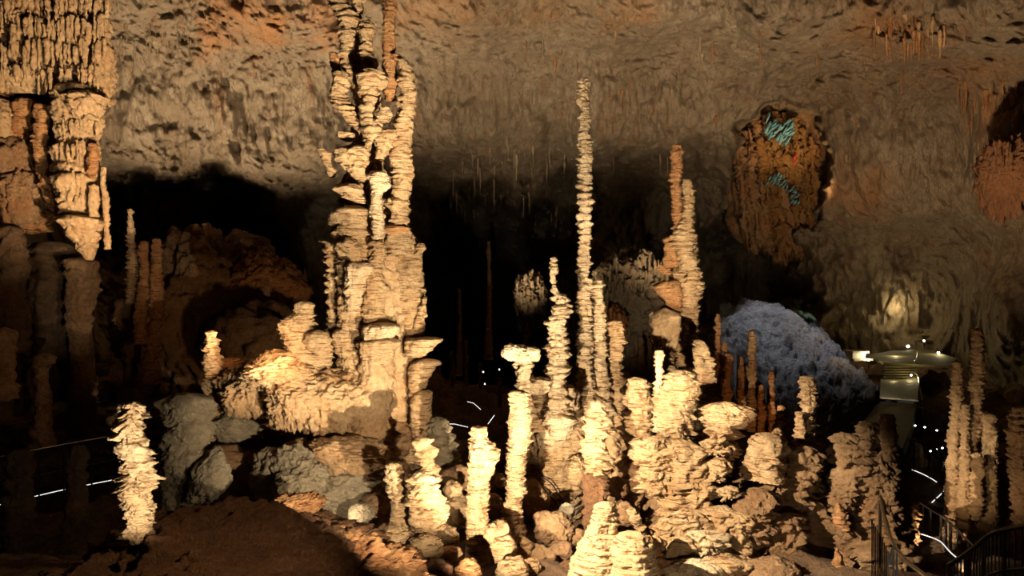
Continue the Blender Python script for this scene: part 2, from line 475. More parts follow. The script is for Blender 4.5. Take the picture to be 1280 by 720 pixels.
    v = np.concatenate([v.reshape(-1, 3), [[cx[0], cy[0], cz[0] + rt * .02]]])
    f = grid_faces(nr, nc, True)
    c = np.arange(nc)
    top = np.stack([np.full(nc, nr * nc), c, (c + 1) % nc, (c + 1) % nc], -1)
    # the top fan as degenerate-free quads is not possible: snap the first ring to the apex instead
    v[:nc] = v[nr * nc] + (v[:nc] - v[nr * nc]) * .02
    return mesh_np(name, v[:nr * nc], f, M[mat] if isinstance(mat, str) else mat, parent)


_ico = {}


def ico(n):
    if n not in _ico:
        import bmesh
        bm = bmesh.new(); bmesh.ops.create_icosphere(bm, subdivisions=n, radius=1)
        v = np.array([x.co[:] for x in bm.verts]); f = np.array([[x.index for x in q.verts] for q in bm.faces]); bm.free()
        v /= np.linalg.norm(v, axis=1)[:, None]
        _ico[n] = (v, f)
    return _ico[n]


def rock(name, D, px, py, rx, ry, mat='brown', depth=None, sub=5, amp=.25, freq=1.2, strata=0.0, layers=9, rot=0.0, seed=0, parent=None, box=.0, fringe=0.0, fine=.05, flute=0.0, wrinkle=.09):
    """a boulder or rounded mass: rx, ry in pixels at D metres; depth in metres"""
    k = D / F
    c = P(px, py, D); a, b = rx * k, ry * k; dp = depth if depth else (a + b) / 2
    v, f = ico(sub)
    u = v.copy()
    if box:
        m = np.abs(u).max(1)[:, None]; u = u * (1 - box) + u / m * box * .86
    o1 = seed * 5.3 + 2
    q = u + 0
    n = fbm(q, freq, 5, .5, off=o1) * amp + fine * fbm(q, 7, 4, .6, off=o1 + 4)
    n += (1 - np.abs(fbm(q, freq * 1.6, 3, .5, off=o1 + 9))) * amp * .5
    if strata:
        zz = u[:, 2] * layers + fbm(q, 1.4, 3, off=o1 + 3) * 1.1
        fz = zz - np.floor(zz)
        hh = VALS[(np.floor(zz).astype(int) * 37 + seed) & 4095] * .5 + .75
        n += strata * hh * (np.where(fz > .82, (1 - fz) / .18, fz / .82) - .5)
    n -= (np.abs(fbm(q * np.array([1, 1, 1.8]), 5.5, 3, .6, off=o1 + 21)) ** .6) * wrinkle
    if flute:
        an = np.arctan2(u[:, 1], u[:, 0])
        n += -flute * np.abs(noise(np.cos(an) * 7 + o1, np.sin(an) * 7, u[:, 2] * 1.2)) * sstep(.9, .3, u[:, 2])
    w_ = u * (1 + n)[:, None]
    if fringe:
        low = sstep(-.1, -.7, u[:, 2])
        w_[:, 2] -= low * fringe * (noise(u[:, 0] * 9 + o1, u[:, 1] * 9, u[:, 2] * 0) * .5 + .5)
    w_ = w_ * np.array([a, dp, b])
    if rot:
        cr, sr = math.cos(rot), math.sin(rot)
        w_ = np.stack([w_[:, 0] * cr - w_[:, 2] * sr, w_[:, 1], w_[:, 0] * sr + w_[:, 2] * cr], -1)
    return mesh_np(name, w_ + c, f, M[mat] if isinstance(mat, str) else mat, parent)


def single(label, cat, name, D, prof, **kw):
    g = kw.pop('group', None)
    return tag(column(name, D, prof, **kw), label, cat, g)


ORD = 'first second third fourth fifth sixth seventh eighth ninth tenth eleventh twelfth thirteenth fourteenth fifteenth sixteenth seventeenth eighteenth nineteenth twentieth'.split()
ORD += ['twenty ' + q for q in ORD[:9]] + ['thirtieth'] + ['thirty ' + q for q in ORD[:9]]


def place(values, v):
    return ORD[sorted(values).index(v)]


def boulder(label, D, px, py, rx, ry, mat='brown', name='boulder', cat='boulder', group=None, **kw):
    return tag(rock(name, D, px, py, rx, ry, mat, **kw), label, cat, group)


# ------------------------------------------------------------------ the great cream column left of centre
big = empty('dripstone_pillar', P(465, 560, 15), 'huge cream dripstone column left of centre, rising out of the top of the picture', 'rock column')
D = 15


def bc(name, prof, s, mat='calcite', dd=0, **kw):
    kw.setdefault('pitch', 7)
    return column(name, D + dd, prof, mat, seed=s, parent=big, **kw)


bc('shaft', [(436, 35, 13), (437, 50, 14), (436, 66, 13), (440, 80, 14), (452, 96, 20), (458, 120, 17), (460, 150, 15), (466, 185, 14), (468, 230, 14), (466, 300, 18)], 1, dd=.25, plate=.2)
bc('stem', [(412, -34, 12), (420, -5, 13), (427, 10, 14), (435, 24, 14), (436, 40, 12)], 2, plate=.3)
bc('stem', [(446, -30, 8), (450, -8, 9), (446, 10, 9), (444, 24, 8)], 3, dd=.2)
bc('stem', [(458, 25, 10), (460, 36, 11), (458, 50, 9.5), (456, 64, 10), (462, 78, 11), (462, 92, 9)], 4, pitch=9, plate=.25)
bc('thin_stem', [(486, -40, 9), (487, 0, 9), (486, 40, 8.5), (486, 66, 8.5), (487, 80, 10), (488, 100, 10), (488, 125, 8)], 5, 'calcite_orange', pitch=6, dd=.1)
bc('stem', [(424, 88, 11), (424, 104, 12), (421, 120, 12), (428, 132, 14), (438, 142, 12), (444, 156, 9)], 6, pitch=7, plate=.25)
bc('slab', [(416, 64, 6), (419, 74, 8), (421, 90, 7)], 7, 'calcite_orange', pitch=9, dd=.2)
bc('knob', [(464, 86, 16), (464, 98, 21), (462, 112, 15), (460, 124, 11)], 8, dd=-.25, pitch=9)
bc('knob', [(461, 118, 10), (461, 134, 14), (462, 146, 14), (465, 160, 14), (468, 178, 9)], 9, dd=-.3, pitch=9, flute=.05)
bc('knob', [(478, 132, 9), (480, 142, 13), (476, 154, 9)], 10, dd=-.45, pitch=8)
bc('shaft', [(500, 72, 7), (507, 84, 10), (508, 98, 12), (509, 118, 12), (508, 138, 13), (504, 154, 13), (503, 178, 14), (500, 198, 14), (504, 214, 14), (503, 232, 13), (500, 246, 14), (499, 262, 11), (500, 280, 12), (497, 300, 15), (500, 320, 16)], 11, 'calcite', pitch=6, plate=.16, dd=-.05, rough=.09)
bc('arch', [(492, 66, 5), (500, 76, 6), (508, 88, 5)], 12, 'calcite_orange')
bc('shelf', [(488, 160, 14), (482, 172, 16), (478, 186, 10), (474, 200, 6)], 13, pitch=9, dd=-.2)
bc('cup', [(440, 181, 19), (440, 190, 23), (440, 200, 22), (446, 212, 15), (454, 226, 8)], 14, pitch=12, plate=.12, flute=.10, dd=-.3)
bc('fin', [(399, 184, 6), (406, 190, 9), (410, 202, 6), (414, 212, 7), (415, 222, 4)], 15, pitch=10, plate=.1)
rock('knob', D - .2, 434, 170, 11, 7, 'calcite', seed=16, sub=4, parent=big)
bc('shelf', [(437, 228, 18), (437, 236, 20), (443, 246, 14), (452, 256, 8)], 17, pitch=8, flute=.14, dd=-.2)
bc('cup', [(474, 213, 12), (474, 222, 15), (477, 232, 13), (470, 244, 8), (470, 262, 8), (472, 285, 10), (472, 300, 8)], 18, 'calcite_pale', pitch=6, dd=-.45, rough=.1)
bc('shelf', [(495, 245, 12), (497, 254, 16), (499, 266, 12), (503, 278, 11)], 19, pitch=9, flute=.12, dd=-.1)
bc('shelf', [(490, 280, 18), (496, 286, 18), (492, 294, 12)], 20, 'calcite_orange', pitch=8, dd=-.1)
bc('core', [(466, 110, 12), (462, 150, 16), (458, 190, 20), (455, 230, 25), (455, 258, 28), (470, 300, 40), (478, 400, 42), (480, 470, 44), (480, 560, 50)], 200, 'flow', dd=.42, pitch=12, flute=.12, lobe=.25)
# main body
bc('trunk', [(442, 256, 24), (441, 264, 32), (442, 275, 31), (443, 300, 29), (446, 330, 29), (449, 360, 28), (450, 385, 28), (448, 402, 24), (450, 430, 26), (452, 470, 34)], 21, pitch=13, plate=.14, flute=.10, dd=.05, rough=.08, nfl=6)
bc('shelf', [(440, 257, 20), (442, 264, 24), (446, 270, 14)], 22, dd=-.25, pitch=7)
bc('drapery', [(436, 296, 14), (438, 308, 18), (444, 318, 12), (446, 330, 7)], 23, pitch=12, flute=.16, dd=-.35)
bc('drapery', [(450, 326, 20), (450, 334, 22), (446, 350, 16), (442, 370, 12), (440, 392, 7)], 24, 'calcite_pale', pitch=12, flute=.12, dd=-.35)
bc('knob', [(470, 300, 12), (471, 330, 14), (470, 360, 14), (466, 392, 16), (460, 404, 9)], 25, pitch=10, flute=.1, dd=-.3, rough=.1)
bc('stem', [(404, 300, 5), (416, 306, 10), (416, 340, 8), (417, 372, 8), (419, 400, 10), (420, 440, 11)], 26, pitch=7, plate=.4, dd=.25)
bc('trunk', [(505, 290, 12), (508, 304, 20), (512, 322, 19), (512, 350, 20), (514, 372, 19), (512, 395, 20), (516, 415, 16), (517, 440, 15), (517, 480, 16), (518, 560, 18)], 27, pitch=8, plate=.14, flute=.06, dd=.25)
bc('knob', [(526, 303, 6), (526, 311, 8), (521, 320, 5)], 28)
bc('fin', [(531, 370, 2), (529, 382, 5), (524, 400, 7), (520, 412, 5)], 29)
bc('shelf', [(482, 402, 20), (478, 408, 29), (474, 417, 22), (466, 430, 16)], 30, 'calcite_pale', pitch=7, flute=.12, dd=-.5)
bc('shelf', [(482, 421, 24), (476, 427, 31), (470, 438, 24), (470, 455, 20)], 31, pitch=8, flute=.08, dd=-.5)
bc('flowstone', [(470, 448, 22), (474, 456, 24), (472, 475, 24), (466, 500, 30), (462, 525, 29), (462, 545, 25), (468, 560, 16), (472, 572, 8)], 32, 'flow', pitch=16, flute=.12, plate=.12, dd=-.3, nfl=7)
bc('cup', [(536, 420, 18), (528, 425, 24), (524, 434, 19), (518, 446, 13)], 33, pitch=7, flute=.05, dd=-.2)
bc('cup', [(537, 448, 11), (532, 453, 17), (526, 464, 17), (522, 482, 12), (520, 500, 8)], 34, pitch=7, dd=-.2)
bc('cup', [(530, 486, 10), (528, 492, 14), (527, 510, 13), (527, 535, 13), (527, 552, 12)], 35, pitch=6, dd=-.3)
bc('shelf', [(427, 410, 10), (430, 422, 16), (434, 440, 14), (440, 452, 9)], 36, pitch=9, flute=.1, dd=-.15)
bc('plate_stack', [(380, 375, 12), (380, 390, 13), (372, 399, 20), (366, 408, 24), (370, 418, 20), (384, 440, 28), (390, 475, 34)], 37, pitch=6, plate=.35, dd=-.1)
bc('plate_stack', [(398, 412, 10), (396, 424, 19), (398, 434, 17), (404, 448, 14)], 38, pitch=7, plate=.3, dd=-.3)
rock('flowstone_lobe', D - .2, 318, 488, 44, 30, 'flow', seed=39, sub=6, strata=.06, fringe=.35, flute=.18, amp=.18, parent=big, layers=6, depth=.8)
rock('flowstone_lobe', D - .5, 352, 462, 42, 22, 'flow', seed=40, sub=6, strata=.09, fringe=.2, amp=.2, parent=big, layers=6, depth=.8)
rock('flowstone_lobe', D - .7, 372, 498, 38, 32, 'flow', seed=41, sub=6, strata=.07, fringe=.4, flute=.16, amp=.18, parent=big, depth=.75)
rock('flowstone_lobe', D - .25, 418, 505, 56, 42, 'flow', seed=42, sub=6, strata=.03, fringe=.3, flute=.18, amp=.14, parent=big, depth=.9)
rock('ledge', D + .3, 285, 457, 26, 9, 'calcite_orange', seed=43, sub=5, strata=.1, parent=big)
rock('ledge', D + .2, 430, 470, 60, 12, 'brown', seed=44, sub=5, strata=.1, parent=big)
rock('ledge', D - 1.0, 435, 568, 52, 22, 'flow', seed=45, sub=6, strata=.08, fringe=.4, flute=.12, amp=.22, parent=big, rot=-.12, depth=.6)
rock('ledge', D - .8, 372, 575, 30, 22, 'flow', seed=46, sub=5, strata=.1, amp=.25, parent=big, rot=.3)
rock('root', D + .7, 470, 585, 110, 80, 'brown', seed=47, sub=6, strata=.05, amp=.25, parent=big, depth=1.2)

# rocks at the foot of the great column
boulder('smooth grey slanting slab beside the small floor lamp', 14, 448, 618, 66, 44, 'grey', name='slab', cat='rock', sub=6, amp=.12, strata=.03, seed=50, depth=.8, box=.3, rot=-.1)
boulder('rounded pale grey stone right of the floor lamp', 12.6, 452, 642, 16, 14, 'grey', seed=51, amp=.1, sub=5)
boulder('brown stone behind the pale rounded stone by the lamp', 12.9, 470, 636, 22, 18, 'brown', seed=52, amp=.15, sub=5)
boulder('jagged grey boulder with a lit right face left of the grey slab', 13.2, 376, 600, 32, 36, 'grey', seed=53, amp=.3, sub=6, strata=.05, rot=.4)
boulder('dark ribbed grey boulder at the left end of the rubble below the great column', 13.6, 345, 592, 26, 26, 'grey', seed=54, amp=.35, sub=5, rot=-.5)
boulder('orange rough rock slab leaning above the red clay mound', 11, 362, 636, 36, 16, 'calcite_orange', seed=55, amp=.3, sub=6, rot=.3, strata=.12, layers=5)
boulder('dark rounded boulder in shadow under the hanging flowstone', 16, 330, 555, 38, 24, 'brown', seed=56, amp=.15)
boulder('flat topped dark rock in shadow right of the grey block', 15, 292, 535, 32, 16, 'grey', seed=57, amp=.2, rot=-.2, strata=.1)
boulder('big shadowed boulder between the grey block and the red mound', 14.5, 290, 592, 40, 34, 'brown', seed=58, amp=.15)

# ------------------------------------------------------------------ foreground left
boulder('large red brown clay mound filling the lower left foreground', 8.6, 265, 800, 228, 156, 'redclay', name='clay_mound', cat='mound', sub=7, amp=.10, freq=1.8, fine=.05, wrinkle=.09, seed=60, depth=1.9)
boulder('low ridge of red brown clay behind the mound at its right', 10.5, 350, 690, 130, 40, 'redclay', name='clay_ridge', cat='mound', sub=6, amp=.2, freq=2, seed=61, depth=1.2)
boulder('pale crusty rock at the bottom edge left of centre', 9, 440, 735, 80, 52, 'calcite_orange', name='crusty_rock', cat='rock', sub=6, amp=.25, freq=2.6, fine=.12, seed=62, depth=.8, strata=.1)
single('short bright stalagmite standing on the red clay mound at lower left', 'stalagmite', 'stalagmite', 8, [(166, 501, 12), (167, 508, 16), (165, 522, 17), (165, 540, 18), (167, 556, 18), (171, 575, 20), (173, 595, 21), (169, 612, 20), (168, 624, 17), (173, 640, 15), (174, 655, 15), (174, 675, 22)],
       mat='calcite_pale', pitch=9, plate=.45, lobe=.22, tilt=1.2, seed=63, res=1.2, rough=.12)
single('grey brown rock block with a flat top right of the bright short stalagmite', 'rock', 'rock_block', 13, [(228, 492, 24), (232, 500, 31), (234, 530, 31), (232, 560, 28), (228, 600, 24), (224, 640, 22), (222, 670, 26)], mat='grey', pitch=24, plate=.12, lobe=.22, flute=.08, seed=64, rough=.12)
boulder('pale rock lump leaning on the right foot of the grey block', 12.7, 262, 598, 20, 34, 'grey', seed=65, amp=.25, rot=-.5)
single('knobbly stalagmite with a lit collar behind the grey block', 'stalagmite', 'stalagmite', 15, [(264, 412, 6), (264, 424, 9), (266, 436, 9), (266, 444, 11), (264, 452, 13), (266, 462, 9), (264, 480, 11), (264, 510, 12), (262, 550, 14)], mat='calcite', pitch=8, plate=.35, seed=66)

# ------------------------------------------------------------------ left wall flowstone
lw = empty('flowstone_drapery', P(60, 320, 20), 'tall fluted cream flowstone hanging down the upper left edge', 'flowstone')
D = 20


def lc(name, prof, s, mat='flow', dd=0, **kw):
    kw.setdefault('pitch', 22); kw.setdefault('flute', .12)
    return column(name, D + dd, prof, mat, seed=s, parent=lw, **kw)


lc('curtain', [(30, -80, 60), (40, -40, 62), (45, 40, 60), (50, 90, 56), (50, 112, 46), (50, 124, 26)], 70, dd=1.2, nfl=9, flute=.16)
lc('curtain', [(90, -80, 44), (95, -20, 42), (98, 40, 38), (104, 70, 36), (106, 110, 30), (104, 130, 26)], 71, dd=.9, nfl=8, flute=.14)
rngt = random.Random(17)
tiers = [(-50, 18, 42, 0, 134, 19.9), (22, 44, 74, 10, 132, 19.75), (52, 70, 108, 0, 134, 19.65), (84, 96, 122, 0, 134, 19.6)]
n_t = 0
for (ys, ya, yb, xa, xb, dd_) in tiers:
    x = xa + 2.0
    while x < xb:
        r = rngt.uniform(2.6, 5.2)
        y0 = ys + rngt.uniform(-8, 8); y1 = rngt.uniform(ya, yb)
        if y1 > y0 + 14:
            column('drip_tube', dd_ + rngt.uniform(-.12, .12), [(x, y0, r * .7), (x, y0 + 5, r), (x + .5, (y0 + y1) / 2, r * .95), (x + .5, y1 - 6, r * .8), (x, y1, r * .3)], 'flow', 8, .10, .2, .12, seed=2000 + n_t, parent=lw, res=1.7)
            n_t += 1
        x += r * 1.55
for (ys, ya, yb, xa, xb) in [(114, 132, 152, 74, 126), (146, 160, 178, 74, 124), (176, 196, 214, 76, 112), (214, 226, 246, 74, 112), (242, 254, 268, 76, 116)]:
    x = xa + 1.0
    while x < xb:
        r = rngt.uniform(2.2, 4.2); y0 = ys + rngt.uniform(-4, 4); y1 = rngt.uniform(ya, yb)
        e = abs((x - (xa + xb) / 2) / ((xb - xa) / 2))
        column('drip_tube', 19.3 + .55 * e * e, [(x, y0, r * .6), (x, y0 + 4, r), (x + .4, (y0 + y1) / 2, r * .95), (x, y1, r * .3)], 'flow', 7, .14, .2, .12, seed=2200 + n_t, parent=lw, res=1.7)
        n_t += 1
        x += r * 1.5
lc('trunk', [(98, 104, 26), (100, 118, 31), (98, 140, 29), (100, 170, 28), (98, 200, 27), (94, 230, 26), (98, 262, 26), (104, 280, 28), (106, 296, 20), (108, 310, 12), (112, 326, 4)], 95, pitch=18, plate=.12, flute=.10, nfl=7)
lc('collar', [(100, 112, 20), (106, 122, 27), (108, 138, 20), (110, 150, 12)], 96, dd=-.5, flute=.16)
lc('collar', [(92, 216, 20), (92, 224, 24), (92, 240, 20), (94, 262, 18)], 97, dd=-.4, flute=.14)
lc('collar', [(98, 268, 20), (106, 276, 28), (102, 292, 20), (106, 304, 12)], 98, dd=-.5, flute=.1)
lc('stem', [(116, 178, 8), (117, 210, 8), (116, 224, 5)], 99, 'calcite_orange', dd=-.5, pitch=12)
lc('stem', [(117, 230, 6), (117, 245, 7), (116, 272, 6)], 100, dd=-.6, pitch=5)
lc('stem', [(129, 208, 3.5), (128, 230, 4), (132, 245, 4.5), (133, 280, 4), (135, 312, 4)], 101, dd=-.3, pitch=5, flute=0)
lc('backing', [(20, 110, 60), (20, 150, 62), (25, 200, 56), (20, 260, 56), (20, 290, 50)], 102, 'calcite_orange', dd=2.0, pitch=30, flute=.2, lobe=.3)
rock('knob', D + .6, 30, 138, 15, 16, 'calcite_orange', seed=103, parent=lw)
rock('knob', D + .6, 27, 160, 14, 14, 'calcite_orange', seed=104, parent=lw)
rock('knob', D + .5, 8, 150, 14, 26, 'flow', seed=105, parent=lw)
rock('knob', D + .4, 8, 200, 30, 28, 'brown', seed=106, parent=lw, flute=.1)
rock('knob', D + .4, 26, 248, 26, 34, 'brown', seed=107, parent=lw, flute=.1)
lc('drip_tube', [(50, 128, 9), (52, 150, 10), (50, 180, 9), (54, 215, 9), (62, 250, 6), (66, 258, 2)], 108, 'calcite_orange', dd=.2, pitch=14)

# dark shapes beneath
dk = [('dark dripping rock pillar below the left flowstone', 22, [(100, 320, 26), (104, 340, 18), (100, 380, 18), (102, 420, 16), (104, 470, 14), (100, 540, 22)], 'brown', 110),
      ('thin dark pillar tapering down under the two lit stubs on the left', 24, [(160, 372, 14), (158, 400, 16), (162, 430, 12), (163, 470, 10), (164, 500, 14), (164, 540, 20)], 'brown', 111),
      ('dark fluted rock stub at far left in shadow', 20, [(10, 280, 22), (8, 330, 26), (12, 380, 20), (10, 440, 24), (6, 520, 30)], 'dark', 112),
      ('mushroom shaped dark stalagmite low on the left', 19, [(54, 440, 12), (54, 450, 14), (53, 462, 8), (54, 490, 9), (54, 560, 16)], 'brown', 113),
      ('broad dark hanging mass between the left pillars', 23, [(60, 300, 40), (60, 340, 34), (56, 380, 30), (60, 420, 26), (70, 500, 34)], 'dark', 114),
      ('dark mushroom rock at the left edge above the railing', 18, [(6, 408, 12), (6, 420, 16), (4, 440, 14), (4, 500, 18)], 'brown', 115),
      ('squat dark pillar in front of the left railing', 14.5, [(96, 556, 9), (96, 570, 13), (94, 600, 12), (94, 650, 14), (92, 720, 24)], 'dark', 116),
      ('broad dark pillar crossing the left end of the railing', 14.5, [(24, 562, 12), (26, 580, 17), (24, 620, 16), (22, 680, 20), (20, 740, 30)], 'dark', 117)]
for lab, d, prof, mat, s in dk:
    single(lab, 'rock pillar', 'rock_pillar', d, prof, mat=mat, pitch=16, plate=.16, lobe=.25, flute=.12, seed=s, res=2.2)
single('slim pale tipped stalagmite left of the dark alcove', 'stalagmite', 'stalagmite', 23, [(163, 260, 3.2), (163, 270, 3.6), (164, 285, 4.6), (164, 300, 5.2), (165, 306, 6), (166, 330, 7), (166, 380, 9)], mat='calcite', pitch=5, plate=.4, seed=118, res=1.3)
single('square topped orange stub right of the pale tipped stalagmite', 'stalagmite', 'stalagmite', 22.5, [(180, 300, 6), (180, 308, 6.5), (180, 340, 6), (177, 380, 8), (174, 430, 9)], mat='calcite_orange', pitch=9, plate=.15, seed=119)
single('tall dull orange stub third from the alcove edge', 'stalagmite', 'stalagmite', 22.8, [(197, 297, 5), (196, 310, 6), (196, 350, 8), (196, 400, 9), (190, 440, 10), (188, 480, 14)], mat='calcite_orange', pitch=7, plate=.25, seed=120)
boulder('steep brown rubble mound in the shadow on the left', 30, 262, 405, 76, 118, 'brown', name='rubble_mound', cat='mound', sub=6, amp=.25, freq=1.8, seed=121, depth=4, strata=.05)
boulder('leaning brown slab of rock right of the rubble mound', 28, 334, 362, 44, 44, 'calcite_orange', name='leaning_slab', cat='rock', sub=6, amp=.2, rot=-.7, seed=122, depth=1.2, box=.4)
boulder('dark boulder heap beneath the leaning slab', 26, 330, 430, 60, 50, 'dark', name='boulder_heap', cat='rock', seed=123, amp=.3)
single('small blunt knob on top of the rubble mound, left one', 'stalagmite', 'stalagmite', 29, [(245, 279, 4.5), (245, 290, 5.5), (244, 304, 7)], mat='calcite_orange', pitch=6, seed=124)
single('small blunt knob on top of the rubble mound, right one', 'stalagmite', 'stalagmite', 29, [(257, 278, 4), (256, 288, 4), (255, 304, 6)], mat='brown', pitch=6, seed=125)
boulder('low dark rock terrace behind the left railing', 24, 130, 555, 170, 44, 'dark', name='rock_terrace', cat='rock', sub=6, amp=.25, seed=126, depth=4)

